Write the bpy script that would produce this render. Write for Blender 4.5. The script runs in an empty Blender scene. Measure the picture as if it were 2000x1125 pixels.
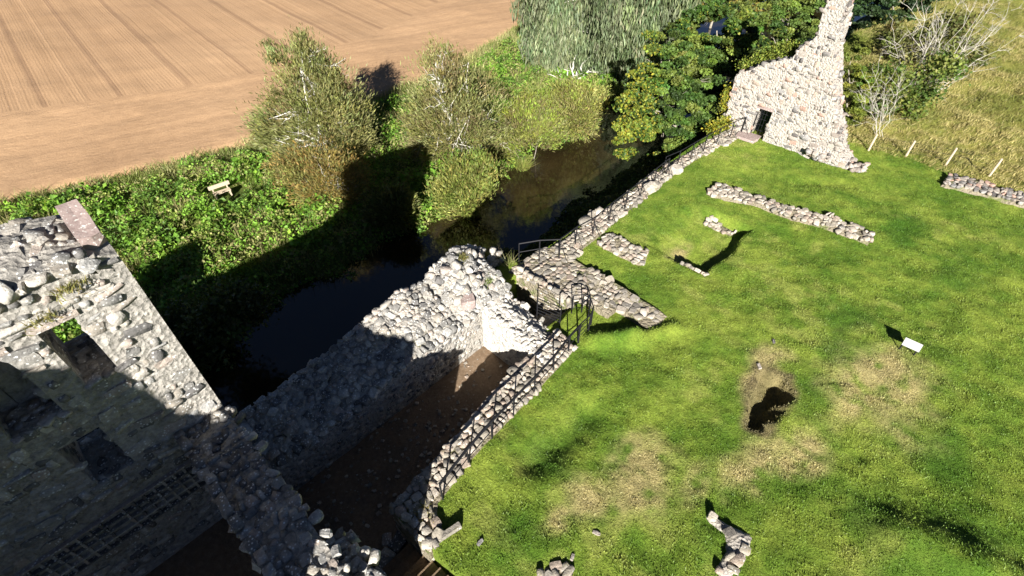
import bpy, math, random
import numpy as np
from mathutils import Matrix, Vector
random.seed(7); RNG = np.random.default_rng(7)
scene = bpy.context.scene
COL = scene.collection

# ------------------------------------------------------------------ camera, sky, sun, exposure
CAM_H = 16.0
PITCH = math.atan(0.962)                       # degrees below the horizon: 43.9
FPX = 1000.0                                   # focal length in pixels of the 2000 px wide photograph
CP, SP = math.cos(PITCH), math.sin(PITCH)
cam_d = bpy.data.cameras.new('camera'); cam = bpy.data.objects.new('camera', cam_d); COL.objects.link(cam)
cam_d.sensor_width = 36.0; cam_d.lens = 18.0; cam_d.clip_end = 3000.0; cam_d.clip_start = 0.1
cam.location = (0, 0, CAM_H); cam.rotation_euler = (math.pi/2 - PITCH, 0, 0)
scene.camera = cam
SUN_EL = math.radians(25.7); SUN_AZ = math.radians(3.62)      # light travels towards +Y, 3.6 degrees to the right
LDIR = Vector((math.sin(SUN_AZ)*math.cos(SUN_EL), math.cos(SUN_AZ)*math.cos(SUN_EL), -math.sin(SUN_EL)))
world = bpy.data.worlds.new('World'); scene.world = world; world.use_nodes = True
wn = world.node_tree.nodes; wl = world.node_tree.links; wn.clear()
wo = wn.new('ShaderNodeOutputWorld'); wb = wn.new('ShaderNodeBackground'); ws = wn.new('ShaderNodeTexSky')
ws.sky_type = 'NISHITA'; ws.sun_disc = False; ws.sun_elevation = SUN_EL; ws.sun_rotation = math.pi + SUN_AZ
ws.air_density = .22; ws.dust_density = .05; ws.ozone_density = 1.0
wb.inputs['Strength'].default_value = 0.05
wl.new(ws.outputs[0], wb.inputs[0]); wl.new(wb.outputs[0], wo.inputs[0])
sd = bpy.data.lights.new('sun', 'SUN'); so = bpy.data.objects.new('sun', sd); COL.objects.link(so)
sd.energy = 5.0; sd.angle = math.radians(0.5); sd.color = (1.0, 0.96, 0.90)
so.rotation_euler = LDIR.to_track_quat('-Z', 'Y').to_euler(); so.location = (0, -30, 60)
scene.view_settings.view_transform = 'Standard'; scene.view_settings.look = 'None'
scene.view_settings.exposure = 1.5; scene.view_settings.gamma = 1.0
scene.view_settings.use_curve_mapping = False

# ------------------------------------------------------------------ pixel and castle-grid helpers
def ray(px, py):
    x, y = px-1000.0, py-562.5
    return np.array([x, FPX*CP - y*SP, -(y*CP + FPX*SP)])/FPX
CAMP = np.array([0, 0, CAM_H])
def atz(px, py, z=0.0):                         # where a pixel's direction meets the level z
    r = ray(px, py); return CAMP + r*((z-CAM_H)/r[2])
def zrow(y, py):                                # height of a point at forward distance y that shows on pixel row py
    r = (py-562.5)/FPX
    return CAM_H + y*(r*CP + SP)/(r*SP - CP)
def depth(p): return p[1]*CP - (p[2]-CAM_H)*SP
nl = math.hypot(.72, .69)
NV = np.array([.72, -.69, 0])/nl                # across the castle walls, towards the lawn
AV = np.array([.69, .72, 0])/nl                 # along the castle walls
def W(a, m, z=0.0): return AV*a + NV*m + np.array([0, 0, z])
def an(p): return float(p[0]*AV[0]+p[1]*AV[1]), float(p[0]*NV[0]+p[1]*NV[1])
def Warr(a, m, z):
    a, m, z = np.broadcast_arrays(a, m, z)
    return np.stack([a*AV[0]+m*NV[0], a*AV[1]+m*NV[1], z], -1)

def _hash(i, j, s):
    h = np.sin(i*127.1 + j*311.7 + s*74.7)*43758.5453
    return h - np.floor(h)
def vnoise(x, y, s=0):
    x = np.asarray(x, float); y = np.asarray(y, float)
    i, j = np.floor(x), np.floor(y); f, g = x-i, y-j
    f = f*f*(3-2*f); g = g*g*(3-2*g)
    return (_hash(i, j, s)*(1-f)+_hash(i+1, j, s)*f)*(1-g) + (_hash(i, j+1, s)*(1-f)+_hash(i+1, j+1, s)*f)*g
def fbm(x, y, s=0, o=4):
    t = 0; a = .5
    for k in range(o): t = t + a*vnoise(x*2**k, y*2**k, s+k); a *= .5
    return t/(1-.5**o)
def sstep(a, b, x):
    t = np.clip((x-a)/(b-a), 0, 1); return t*t*(3-2*t)

# ------------------------------------------------------------------ materials
def new_mat(name):
    m = bpy.data.materials.new(name); m.use_nodes = True
    nt = m.node_tree; nt.nodes.clear()
    o = nt.nodes.new('ShaderNodeOutputMaterial'); b = nt.nodes.new('ShaderNodeBsdfPrincipled')
    nt.links.new(b.outputs[0], o.inputs[0]); b.inputs['Specular IOR Level'].default_value = .15
    b.inputs['Roughness'].default_value = .9
    return m, nt, b
def nd(nt, t, **kw):
    n = nt.nodes.new(t)
    for k, v in kw.items():
        if k in n.inputs: n.inputs[k].default_value = v
        else: setattr(n, k, v)
    return n
def ramp(nt, src, stops, interp='LINEAR'):
    r = nt.nodes.new('ShaderNodeValToRGB'); r.color_ramp.interpolation = interp
    e = r.color_ramp.elements
    while len(e) < len(stops): e.new(.5)
    for k, (p, c) in enumerate(stops): e[k].position = p; e[k].color = (*c, 1) if len(c) == 3 else c
    nt.links.new(src, r.inputs[0]); return r.outputs[0]
def mix(nt, fac, a, b, mode='MIX'):
    m = nt.nodes.new('ShaderNodeMix'); m.data_type = 'RGBA'; m.blend_type = mode
    for s, v in ((m.inputs[0], fac), (m.inputs[6], a), (m.inputs[7], b)):
        if isinstance(v, (int, float)): s.default_value = v
        elif isinstance(v, tuple): s.default_value = (*v, 1)
        else: nt.links.new(v, s)
    return m.outputs[2]
def math_n(nt, op, a, b=None):
    m = nt.nodes.new('ShaderNodeMath'); m.operation = op
    for s, v in ((m.inputs[0], a), (m.inputs[1], b)):
        if v is None: continue
        if isinstance(v, (int, float)): s.default_value = v
        else: nt.links.new(v, s)
    return m.outputs[0]
def noise(nt, scale, detail=4, rough=.6, coord=None, dist=0.0):
    n = nd(nt, 'ShaderNodeTexNoise', Scale=scale, Detail=detail, Roughness=rough, Distortion=dist)
    if coord is not None: nt.links.new(coord, n.inputs['Vector'])
    return n.outputs[0]
def bump(nt, b, h, strength=.5, dist=.05):
    n = nd(nt, 'ShaderNodeBump', Strength=strength, Distance=dist); nt.links.new(h, n.inputs['Height'])
    nt.links.new(n.outputs[0], b.inputs['Normal'])

def stone_mat(name, cols, lichen=(.66, .66, .63), lich=.45, moss=(.16, .14, .05), mossy=.66):
    m, nt, b = new_mat(name)
    g = nt.nodes.new('ShaderNodeNewGeometry'); oi = nt.nodes.new('ShaderNodeObjectInfo')
    pos = g.outputs['Position']
    r = math_n(nt, 'FRACT', math_n(nt, 'ADD', oi.outputs['Random'], g.outputs['Random Per Island']))
    base = ramp(nt, r, [(k/len(cols), c) for k, c in enumerate(cols)], 'CONSTANT')
    n1 = noise(nt, 9, 6, .7, pos); n2 = noise(nt, 3.1, 5, .65, pos, .4); n3 = noise(nt, 26, 3, .6, pos)
    c = mix(nt, 1.0, base, ramp(nt, n1, [(.3, (.62, .62, .62)), (.7, (1.3, 1.28, 1.25))]), 'MULTIPLY')
    c = mix(nt, ramp(nt, n2, [(mossy, (0, 0, 0)), (mossy+.1, (.7, .7, .7))]), c, moss)
    vo = nd(nt, 'ShaderNodeTexVoronoi', Scale=13.0); nt.links.new(pos, vo.inputs['Vector'])
    spots = math_n(nt, 'MULTIPLY', ramp(nt, vo.outputs['Distance'], [(.18, (1, 1, 1)), (.34, (0, 0, 0))]),
                   ramp(nt, noise(nt, 2.2, 3, .6, pos), [(lich-.07, (0, 0, 0)), (lich+.05, (1, 1, 1))]))
    c = mix(nt, spots, c, lichen)
    nt.links.new(c, b.inputs['Base Color'])
    h = math_n(nt, 'ADD', math_n(nt, 'MULTIPLY', n1, .7), math_n(nt, 'MULTIPLY', n3, .4))
    bump(nt, b, h, .9, .05)
    return m
GREYS = [(.25, .24, .22), (.36, .335, .295), (.14, .135, .13), (.44, .415, .37), (.27, .245, .21), (.31, .305, .29), (.35, .30, .26), (.18, .175, .165)]
WARM = [(.31, .275, .24), (.22, .19, .165), (.38, .34, .295), (.12, .11, .105), (.37, .25, .20), (.34, .31, .28), (.18, .17, .16), (.36, .295, .24), (.25, .24, .23), (.29, .26, .23)]
M_STONE = stone_mat('rubble_stone', GREYS)
M_WARM = stone_mat('warm_rubble_stone', WARM, lich=.62)
M_FLAT = stone_mat('low_wall_stone', [(.30, .27, .22), (.38, .335, .28), (.23, .21, .18), (.42, .38, .32), (.33, .27, .22)], lich=.6, mossy=.6)
def mortar_mat(name, c1, c2, moss=(.14, .13, .05), mossy=.64):
    m, nt, b = new_mat(name)
    pos = nt.nodes.new('ShaderNodeNewGeometry').outputs['Position']
    n1 = noise(nt, 6, 8, .75, pos); n2 = noise(nt, 1.3, 4, .6, pos)
    vo = nd(nt, 'ShaderNodeTexVoronoi', Scale=9.0); nt.links.new(pos, vo.inputs['Vector'])
    c = ramp(nt, n1, [(.3, c1), (.7, c2)])
    c = mix(nt, ramp(nt, n2, [(mossy, (0, 0, 0)), (mossy+.12, (.8, .8, .8))]), c, moss)
    nt.links.new(c, b.inputs['Base Color'])
    bump(nt, b, math_n(nt, 'ADD', n1, math_n(nt, 'MULTIPLY', vo.outputs['Distance'], .8)), 1.0, .09)
    return m
M_MORT = mortar_mat('lime_mortar', (.17, .16, .14), (.52, .485, .43))
M_MORTW = mortar_mat('warm_lime_mortar', (.29, .26, .22), (.48, .44, .39), mossy=.8)
M_MORTF = mortar_mat('earthy_mortar', (.17, .145, .095), (.31, .27, .20), moss=(.10, .13, .03), mossy=.52)
M_SLAB, nt, b = new_mat('pink_sandstone')
pos = nt.nodes.new('ShaderNodeNewGeometry').outputs['Position']
c = ramp(nt, noise(nt, 7, 6, .7, pos), [(.3, (.21, .155, .14)), (.7, (.34, .27, .245))])
c = mix(nt, ramp(nt, noise(nt, 17, 3, .5, pos), [(.62, (0, 0, 0)), (.68, (1, 1, 1))]), c, (.6, .58, .53))
nt.links.new(c, b.inputs['Base Color']); bump(nt, b, noise(nt, 12, 6, .7, pos), .6, .03)
M_IRON, nt, b = new_mat('dark_painted_iron')
b.inputs['Base Color'].default_value = (.012, .012, .014, 1); b.inputs['Roughness'].default_value = .6; b.inputs['Specular IOR Level'].default_value = .2
M_WOODP, nt, b = new_mat('weathered_wood')
pos = nt.nodes.new('ShaderNodeNewGeometry').outputs['Position']
nt.links.new(ramp(nt, noise(nt, 14, 5, .7, pos), [(.3, (.36, .29, .20)), (.7, (.55, .46, .34))]), b.inputs['Base Color'])
M_EARTH, nt, b = new_mat('bare_earth')
pos = nt.nodes.new('ShaderNodeNewGeometry').outputs['Position']
nt.links.new(ramp(nt, noise(nt, 8, 8, .75, pos), [(.3, (.14, .095, .06)), (.55, (.22, .155, .10)), (.75, (.32, .25, .18))]), b.inputs['Base Color'])
bump(nt, b, noise(nt, 22, 6, .75, pos), .9, .05)
def bark_mat(name, a_, b_):
    m, nt, b = new_mat(name); pos = nt.nodes.new('ShaderNodeNewGeometry').outputs['Position']
    nt.links.new(ramp(nt, noise(nt, 9, 5, .7, pos), [(.35, a_), (.65, b_)]), b.inputs['Base Color'])
    bump(nt, b, noise(nt, 20, 4, .7, pos), .5, .03); return m
M_BARK = bark_mat('grey_bark', (.16, .14, .11), (.30, .27, .22))
M_TWIG = bark_mat('grey_twig', (.32, .29, .24), (.52, .49, .43))
M_PALE = bark_mat('pale_bark', (.38, .36, .30), (.56, .54, .48))
M_LEAF, nt, b = new_mat('leaves')
at = nd(nt, 'ShaderNodeAttribute', attribute_name='Col')
nt.links.new(at.outputs['Color'], b.inputs['Base Color']); b.inputs['Roughness'].default_value = .55; b.inputs['Specular IOR Level'].default_value = .3
tr = nt.nodes.new('ShaderNodeBsdfTranslucent'); ms = nt.nodes.new('ShaderNodeMixShader'); ms.inputs[0].default_value = .32
nt.links.new(mix(nt, 1.0, at.outputs['Color'], (1.2, 1.15, .5), 'MULTIPLY'), tr.inputs[0])
nt.links.new(b.outputs[0], ms.inputs[1]); nt.links.new(tr.outputs[0], ms.inputs[2])
nt.links.new(ms.outputs[0], [n for n in nt.nodes if n.type == 'OUTPUT_MATERIAL'][0].inputs[0])

M_GROUND, nt, b = new_mat('grass_ground')
at = nd(nt, 'ShaderNodeAttribute', attribute_name='Col'); pos = nt.nodes.new('ShaderNodeNewGeometry').outputs['Position']
n1 = noise(nt, 5, 8, .8, pos); n2 = noise(nt, 18, 5, .75, pos)
c = mix(nt, 1.0, at.outputs['Color'], ramp(nt, n1, [(.3, (.6, .62, .5)), (.7, (1.35, 1.3, 1.2))]), 'MULTIPLY')
c = mix(nt, 1.0, c, ramp(nt, n2, [(.3, (.6, .6, .6)), (.7, (1.35, 1.35, 1.3))]), 'MULTIPLY')
nt.links.new(c, b.inputs['Base Color']); bump(nt, b, math_n(nt, 'ADD', n1, math_n(nt, 'MULTIPLY', n2, .6)), 1.0, .10)

M_WATER, nt, b = new_mat('river_water')
pos = nt.nodes.new('ShaderNodeNewGeometry').outputs['Position']
nt.links.new(ramp(nt, noise(nt, .35, 5, .6, pos), [(.35, (.013, .0095, .004)), (.7, (.026, .018, .007))]), b.inputs['Base Color'])
b.inputs['Roughness'].default_value = .05; b.inputs['Specular IOR Level'].default_value = .75
bump(nt, b, noise(nt, 2.2, 4, .55, pos), .22, .03)

M_FIELD, nt, b = new_mat('ploughed_soil')
at = nd(nt, 'ShaderNodeAttribute', attribute_name='Col'); pos = nt.nodes.new('ShaderNodeNewGeometry').outputs['Position']
sep = nt.nodes.new('ShaderNodeSeparateColor'); nt.links.new(at.outputs['Color'], sep.inputs[0])
head = sep.outputs[0]
def rows(ang):                                  # coordinate across a set of drill rows, bent a little by noise
    v = nd(nt, 'ShaderNodeVectorRotate', rotation_type='Z_AXIS', Angle=ang); nt.links.new(pos, v.inputs['Vector'])
    s_ = nt.nodes.new('ShaderNodeSeparateXYZ'); nt.links.new(v.outputs[0], s_.inputs[0]); return v.outputs[0], s_.outputs[0]
def stretched(vec, sx, sy, detail=4):
    mp = nt.nodes.new('ShaderNodeMapping'); mp.inputs['Scale'].default_value = (sx, sy, 1); nt.links.new(vec, mp.inputs[0])
    return noise(nt, 1.0, detail, .6, mp.outputs[0])
vec1, x1 = rows(math.radians(138.8)); vec2, x2 = rows(math.radians(63.0))
fine1 = math_n(nt, 'SINE', math_n(nt, 'MULTIPLY', math_n(nt, 'ADD', x1, math_n(nt, 'MULTIPLY', noise(nt, .5, 3, .6, pos), .25)), 6.2832/.28))
band1 = stretched(vec1, .5, .0015); band1b = stretched(vec1, 2.6, .004); band2 = stretched(vec2, .9, .02); band2b = stretched(vec2, 3.0, 1.2)
clod = noise(nt, 7, 6, .75, pos); big = noise(nt, .06, 3, .5, pos)
trm = math_n(nt, 'ABSOLUTE', math_n(nt, 'SUBTRACT', math_n(nt, 'FRACT', math_n(nt, 'DIVIDE', math_n(nt, 'ADD', x1, math_n(nt, 'MULTIPLY', noise(nt, .02, 2, .5, pos), 1.0)), 5.6)), .5))
tram = math_n(nt, 'MULTIPLY', ramp(nt, trm, [(.0, (1, 1, 1)), (.035, (1, 1, 1)), (.06, (0, 0, 0))]), math_n(nt, 'SUBTRACT', 1.0, head))
soil = ramp(nt, clod, [(.25, (.31, .198, .108)), (.75, (.44, .288, .168))])
rowsh = mix(nt, head, ramp(nt, band1, [(.3, (.92, .91, .90)), (.7, (1.06, 1.06, 1.06))]), ramp(nt, band2, [(.35, (.93, .92, .92)), (.65, (1.12, 1.11, 1.1))]))
soil = mix(nt, 1.0, soil, rowsh, 'MULTIPLY')
soil = mix(nt, 1.0, soil, ramp(nt, mix(nt, head, band1b, band2b), [(.35, (.92, .91, .905)), (.65, (1.06, 1.06, 1.06))]), 'MULTIPLY')
soil = mix(nt, 1.0, soil, ramp(nt, big, [(.3, (.9, .88, .86)), (.7, (1.1, 1.1, 1.1))]), 'MULTIPLY')
soil = mix(nt, math_n(nt, 'MULTIPLY', tram, .4), soil, (.17, .10, .06))  # wheel lines: moist soil, with groove shade partly put into the colour
nt.links.new(soil, b.inputs['Base Color'])
hgt_f = math_n(nt, 'ADD', math_n(nt, 'MULTIPLY', fine1, math_n(nt, 'MULTIPLY', math_n(nt, 'SUBTRACT', 1.0, head), .09)), math_n(nt, 'MULTIPLY', clod, 1.2))
hgt_f = math_n(nt, 'ADD', hgt_f, math_n(nt, 'MULTIPLY', mix(nt, head, band1b, band2b), 1.5))
bump(nt, b, hgt_f, .55, .06)

# ------------------------------------------------------------------ object helpers
def tag(o, label=None, cat=None, group=None, kind=None):
    if label: o['label'] = label
    if cat: o['category'] = cat
    if group: o['group'] = group
    if kind: o['kind'] = kind
    return o
def mesh_obj(name, verts, faces, mat, parent=None, base=None, smooth=False, col=None):
    v = np.asarray(verts, float)
    if base is not None: v = v - np.asarray(base, float)
    me = bpy.data.meshes.new(name); me.from_pydata(v, [], faces); me.materials.append(mat)
    if smooth: me.polygons.foreach_set('use_smooth', np.ones(len(me.polygons), bool))
    if col is not None:
        a = me.attributes.new('Col', 'FLOAT_COLOR', 'POINT')
        c = np.ones((len(v), 4), np.float32); c[:, :3] = col; a.data.foreach_set('color', c.ravel())
    o = bpy.data.objects.new(name, me); COL.objects.link(o)
    if parent is not None: o.parent = parent
    elif base is not None: o.location = base
    return o
def thing(name, base, label, cat, group=None):
    o = bpy.data.objects.new(name, None); COL.objects.link(o); o.location = base; o.empty_display_size = .3
    return tag(o, label, cat, group)
class MB:
    def __init__(s): s.v = []; s.f = []
    def box(s, c, ax, h):                      # centre, three axes, half sizes
        c = np.asarray(c, float); n0 = len(s.v)
        for i in (-1, 1):
            for j in (-1, 1):
                for k in (-1, 1): s.v.append(c + ax[0]*h[0]*i + ax[1]*h[1]*j + ax[2]*h[2]*k)
        for q in ((0, 1, 3, 2), (4, 6, 7, 5), (0, 4, 5, 1), (2, 3, 7, 6), (0, 2, 6, 4), (1, 5, 7, 3)): s.f.append([n0+t for t in q])
    def tube(s, pts, rad, n=6, cap=True):
        pts = [np.asarray(p, float) for p in pts]; n0 = len(s.v)
        if not hasattr(rad, '__len__'): rad = [rad]*len(pts)
        for i, p in enumerate(pts):
            d = pts[min(i+1, len(pts)-1)] - pts[max(i-1, 0)]; d = d/(np.linalg.norm(d)+1e-9)
            u = np.cross(d, [0, 0, 1.] if abs(d[2]) < .9 else [1., 0, 0]); u /= np.linalg.norm(u); w = np.cross(d, u)
            for k in range(n):
                t = 2*math.pi*k/n; s.v.append(p + (u*math.cos(t)+w*math.sin(t))*rad[i])
        for i in range(len(pts)-1):
            for k in range(n):
                a = n0+i*n+k; b_ = n0+i*n+(k+1) % n; s.f.append([a, b_, b_+n, a+n])
        if cap: s.f.append([n0+k for k in range(n)][::-1]); s.f.append([n0+(len(pts)-1)*n+k for k in range(n)])
    def build(s, name, mat, parent=None, base=None, smooth=False): return mesh_obj(name, np.array(s.v), s.f, mat, parent, base, smooth)
AX = (AV, NV, np.array([0, 0, 1.0]))

# ------------------------------------------------------------------ ground shape
def near_edge(a): return -14.3 - 3.6*sstep(12, 17, a) - .35*np.sin(a*.55) - .0*a
def far_edge(a): return -23.3 - 1.2*sstep(20, 26, a) + .9*sstep(28, 34, a) - 2.6*sstep(35, 41, a) - 4*sstep(42, 62, a) + .45*np.sin(a*.8) + .3*np.sin(a*2.1+1)
def wall_edge(a): return np.where(a < 13.6, -13.2, -12.3)
fe_a = np.array([-60, -20, -3, 4.2, 12.3, 20, 28, 34, 48.6, 56.7, 75, 110]); fe_n = np.array([-66, -52, -45.6, -43, -41.2, -40.9, -40.9, -41.3, -45.3, -52.4, -66, -95])
def field_edge(a): return np.interp(a, fe_a, fe_n)
PIT = np.array([(15.5, -1.55), (14.0, -1.25), (12.7, -.75), (12.85, -.1), (13.9, -.1), (15.2, 0.0), (15.7, -.5)])
def seg_dist(a, m, p, q):
    d = np.array(q, float)-np.array(p, float); t = np.clip(((a-p[0])*d[0]+(m-p[1])*d[1])/(d@d), 0, 1)
    return np.hypot(a-p[0]-t*d[0], m-p[1]-t*d[1])
def in_poly(a, m, P):
    r = np.zeros(np.shape(a), bool)
    for i in range(len(P)):
        x0, y0 = P[i]; x1, y1 = P[i-1]
        with np.errstate(divide='ignore', invalid='ignore'):
            c = ((y0 > m) != (y1 > m)) & (a < (x1-x0)*(m-y0)/(y1-y0+1e-12)+x0)
        r ^= c
    return r
def ground(a, m):
    a = np.asarray(a, float); m = np.asarray(m, float)
    z = (fbm(a*.25, m*.25, 3)-.5)*.40 + (fbm(a*1.1, m*1.1, 5)-.5)*.16 + (fbm(a*3.1, m*3.1, 6, 3)-.5)*.09
    z = z*sstep(-11.5, -9, m)
    z += .34*np.exp(-(seg_dist(a, m, (12.4, 4.4), (13.0, 6.0))/.75)**2) + .3*np.exp(-(seg_dist(a, m, (12.6, 6.2), (13.4, 7.4))/.5)**2)*np.where(a > 13, 1, 1)
    z += .42*np.exp(-(seg_dist(a, m, (12.1, -7.0), (13.3, -5.9))/.4)**2) + .26*np.exp(-(seg_dist(a, m, (13.3, -5.9), (14.9, -4.9))/.35)**2)
    z -= .30*np.exp(-(seg_dist(a, m, (6.6, -5.2), (9.2, -5.0))/.6)**2)                  # lush hollow beside the railing
    z -= .14*np.exp(-(seg_dist(a, m, (29.5, -6.0), (31.5, -3.5))/.5)**2)
    # grassy step (old room outline)
    inroom = sstep(18.7, 19.2, a)*(1-sstep(23.4, 23.9, a))*(1-sstep(-5.75, -5.55, m + .12*np.sin(a*2.0)))*sstep(-9.2, -6.6, m)
    z -= .50*inroom
    # pit
    pa = a + (fbm(a*2.2, m*2.2, 17)-.5)*.55; pm_ = m + (fbm(a*2.2+9, m*2.2, 18)-.5)*.55
    d = np.min([seg_dist(pa, pm_, PIT[i-1], PIT[i]) for i in range(len(PIT))], axis=0)
    ins = in_poly(pa, pm_, PIT)
    z = np.where(ins, z - .8*sstep(0, .25, d)*(0.45+.55*sstep(-1.5, -.4, m)), z)
    # rough hillside beyond the wire fence
    z += sstep(36.5, 40, a)*((fbm(a*.5, m*.5, 9)-.5)*.9 - .2)
    # slope to the river
    we, ne, fe = wall_edge(a), near_edge(a), far_edge(a)
    t = np.clip((we-m)/(we-ne), 0, 1)
    t = np.where(t > 0, t**.5, 0)
    zr = z*(1-t) + t*(-5.35) + (fbm(a*.8, m*.8, 11)-.5)*.5*np.sin(np.pi*t)
    z = np.where(m < we, zr, z)
    inr = (m < ne)
    bed = -5.35 - .8*np.clip(np.minimum(ne-m, m-fe)/1.2, 0, 1)
    z = np.where(inr, bed, z)
    s_ = np.clip((fe-m)/2.6, 0, 1)
    zb = -5.35 + 1.2*sstep(0, 1, s_) + (fbm(a*.45, m*.45, 13)-.5)*.8*s_*sstep(0, 4, m-field_edge(a))
    z = np.where(m < fe, zb, z)
    # rooms of the castle
    z = np.where((a > -.9) & (a < 9.9) & (m < np.interp(a, [2.2, 3.7, 5.5, 8.6, 11.2], [-7.0, -7.2, -7.4, -7.8, -7.9])) & (m > -12.2), -2.0, z)
    z = np.where((a > -.6) & (a < 2.35) & (m <= -3.6) & (m > -12.2), -2.0, z)
    z = np.where((a > 11.2) & (a < 12.95) & (m < -8.9) & (m > -12.0), -1.9, z)
    z = np.where((a <= -.6) & (a > -21) & (m < -1.6) & (m > -11.5), .25, z)
    return z
LUSH_SHADE = [(8.2, -5.0, 1.7, .8), (7.2, -5.1, 1.3, .9), (20.5, 0, 1.6, 1.2), (18.6, .4, 1.5, .9), (26.5, 2.5, 2.5, 1.2), (4.6, -4.3, 1, .8), (12.5, 3.6, 1.8, 1.0), (13.4, 5.6, 1.4, 1.2), (15.6, .3, 1.2, .8), (13.6, -6.4, 2.2, .9), (10.5, 4.8, 2.4, 1.2), (16.2, 4.6, 2, 1), (29, 0, 2.5, 1.4), (11.5, 5.5, 2, 1.4)]  # lush grass; spots on the mound put its shade into the colour
DRY = [(17.6, 2.2, 2.8, 1.9), (8.8, -2.4, 1.8, 1.3), (6.8, -3.2, 1.0, .9), (14.3, -1.5, .9, .35), (11.6, .3, 1.8, .8), (19.0, 2.2, 1.4, .8), (10.7, -.1, 1.3, .7), (9.4, -.9, 1.2, .6), (8.9, -3.1, 1.2, .7), (8.0, -2.2, 1.0, .7), (13.1, 1.3, 1.0, .7), (16.2, -1.4, 1.0, .8), (16.2, 1.7, 1.2, .7), (12.2, .9, .8, .6), (19.8, -7.5, 1.2, .5), (5.6, -3.4, .7, .5)]
def spot(a, m, L):
    t = 0
    w = (fbm(a*1.3, m*1.3, 21)-.5)*1.1
    for (x, y, rx, ry) in L: t = np.maximum(t, 1-sstep(.1, 1.3, np.hypot((a-x)/rx, (m-y)/ry)+w))
    return t
def lerp3(c0, c1, t): return np.asarray(c0)*(1-t)[..., None] + np.asarray(c1)*t[..., None]
def ground_col(a, m):
    n1 = fbm(a*.6, m*.6, 31); n2 = fbm(a*2.2, m*2.2, 35)
    c = lerp3((.110, .188, .022), (.222, .288, .046), sstep(.28, .72, n1*.55+n2*.45))
    c = lerp3(c, (.30, .33, .085), .65*sstep(.48, .72, fbm(a*1.5, m*1.5, 36))*sstep(.42, .6, fbm(a*.2, m*.2, 41)))
    c = lerp3(c, (.07, .155, .014), .5*sstep(.52, .7, fbm(a*.9+7, m*.9, 38)))
    c = lerp3(c, (.042, .125, .010), .7*spot(a, m, LUSH_SHADE))
    c = lerp3(c, (.40, .34, .17), .95*spot(a, m, DRY)*sstep(.2, .62, n2+.05)
                 * np.ones_like(n1))
    c = lerp3(c, (.24, .20, .07), sstep(36.2, 38.5, a+(n1-.5)*2.5)*sstep(-13, -9, m)*(.55+.5*(n2-.3)))
    c = lerp3(c, lerp3((.10, .085, .045), (.26, .21, .12), n2), .9*sstep(.35, .05, np.min([seg_dist(a, m, PIT[i-1], PIT[i]) for i in range(len(PIT))], axis=0)*np.where(in_poly(a, m, PIT), -1, 1)+(n2-.5)*.4))
    riv = sstep(0, -1.0, m-wall_edge(a))
    c = lerp3(c, (.050, .075, .018), riv)
    c = lerp3(c, (.030, .028, .012), riv*sstep(.6, 0, np.abs(m-near_edge(a))))
    bk = sstep(.2, -.6, m-far_edge(a))
    c = lerp3(c, lerp3((.060, .105, .018), (.12, .14, .035), n1), bk)
    c = lerp3(c, (.20, .19, .07), bk*sstep(2.2, .6, m-field_edge(a)))
    return c
def axis_lines(spec):
    out = []
    for lo, hi, st in spec: out += list(np.arange(lo, hi-1e-6, st))
    out.append(spec[-1][1]); return np.array(out)
ga = axis_lines([(-60, -30, 3), (-30, 0, .5), (0, 34, .125), (34, 48, .25), (48, 100, .8), (100, 260, 16)])
gm = axis_lines([(-98, -54, 2), (-54, -24, .4), (-24, -12.5, .25), (-12.5, 8, .125), (8, 14, .4), (14, 74, 4)])
GA, GM = np.meshgrid(ga, gm, indexing='ij'); GZ = ground(GA, GM); GC = ground_col(GA, GM)
na, nm_ = len(ga), len(gm)
gv = Warr(GA, GM, GZ).reshape(-1, 3); gcol = GC.reshape(-1, 3)
idx = np.arange(na*nm_).reshape(na, nm_)
gf = np.stack([idx[:-1, :-1], idx[:-1, 1:], idx[1:, 1:], idx[1:, :-1]], -1).reshape(-1, 4)
ca = ((GA[:-1, :-1]+GA[1:, 1:])/2).ravel(); cm = ((GM[:-1, :-1]+GM[1:, 1:])/2).ravel()
k_field = cm < field_edge(ca)-3
k_bank = (cm < wall_edge(ca)) & ~k_field
k_hill = (ca > 37) & (cm >= wall_edge(ca))
k_lawn = ~(k_field | k_bank | k_hill)
def sub_ground(name, keep):
    f = gf[keep]; u, inv = np.unique(f, return_inverse=True)
    o = mesh_obj(name, gv[u], inv.reshape(-1, 4), M_GROUND, col=gcol[u], smooth=True); o['kind'] = 'structure'; return o
sub_ground('lawn', k_lawn); sub_ground('river_bank', k_bank); sub_ground('hillside', k_hill)
# far ground out to the horizon, below everything
R = 2500
mesh_obj('terrain', [(-R, -R, -6.6), (R, -R, -6.6), (R, R, -6.6), (-R, R, -6.6)], [(0, 1, 2, 3)], M_GROUND, col=np.full((4, 3), (.10, .12, .03)))['kind'] = 'structure'
# river
ra = axis_lines([(-60, 110, 1.0)])
rv = np.concatenate([Warr(ra, near_edge(ra)+1.5, -5.0), Warr(ra, far_edge(ra)-1.5, -5.0)]); k = len(ra)
mesh_obj('river', rv, [(i, i+1, k+i+1, k+i) for i in range(k-1)], M_WATER)['kind'] = 'structure'
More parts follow.
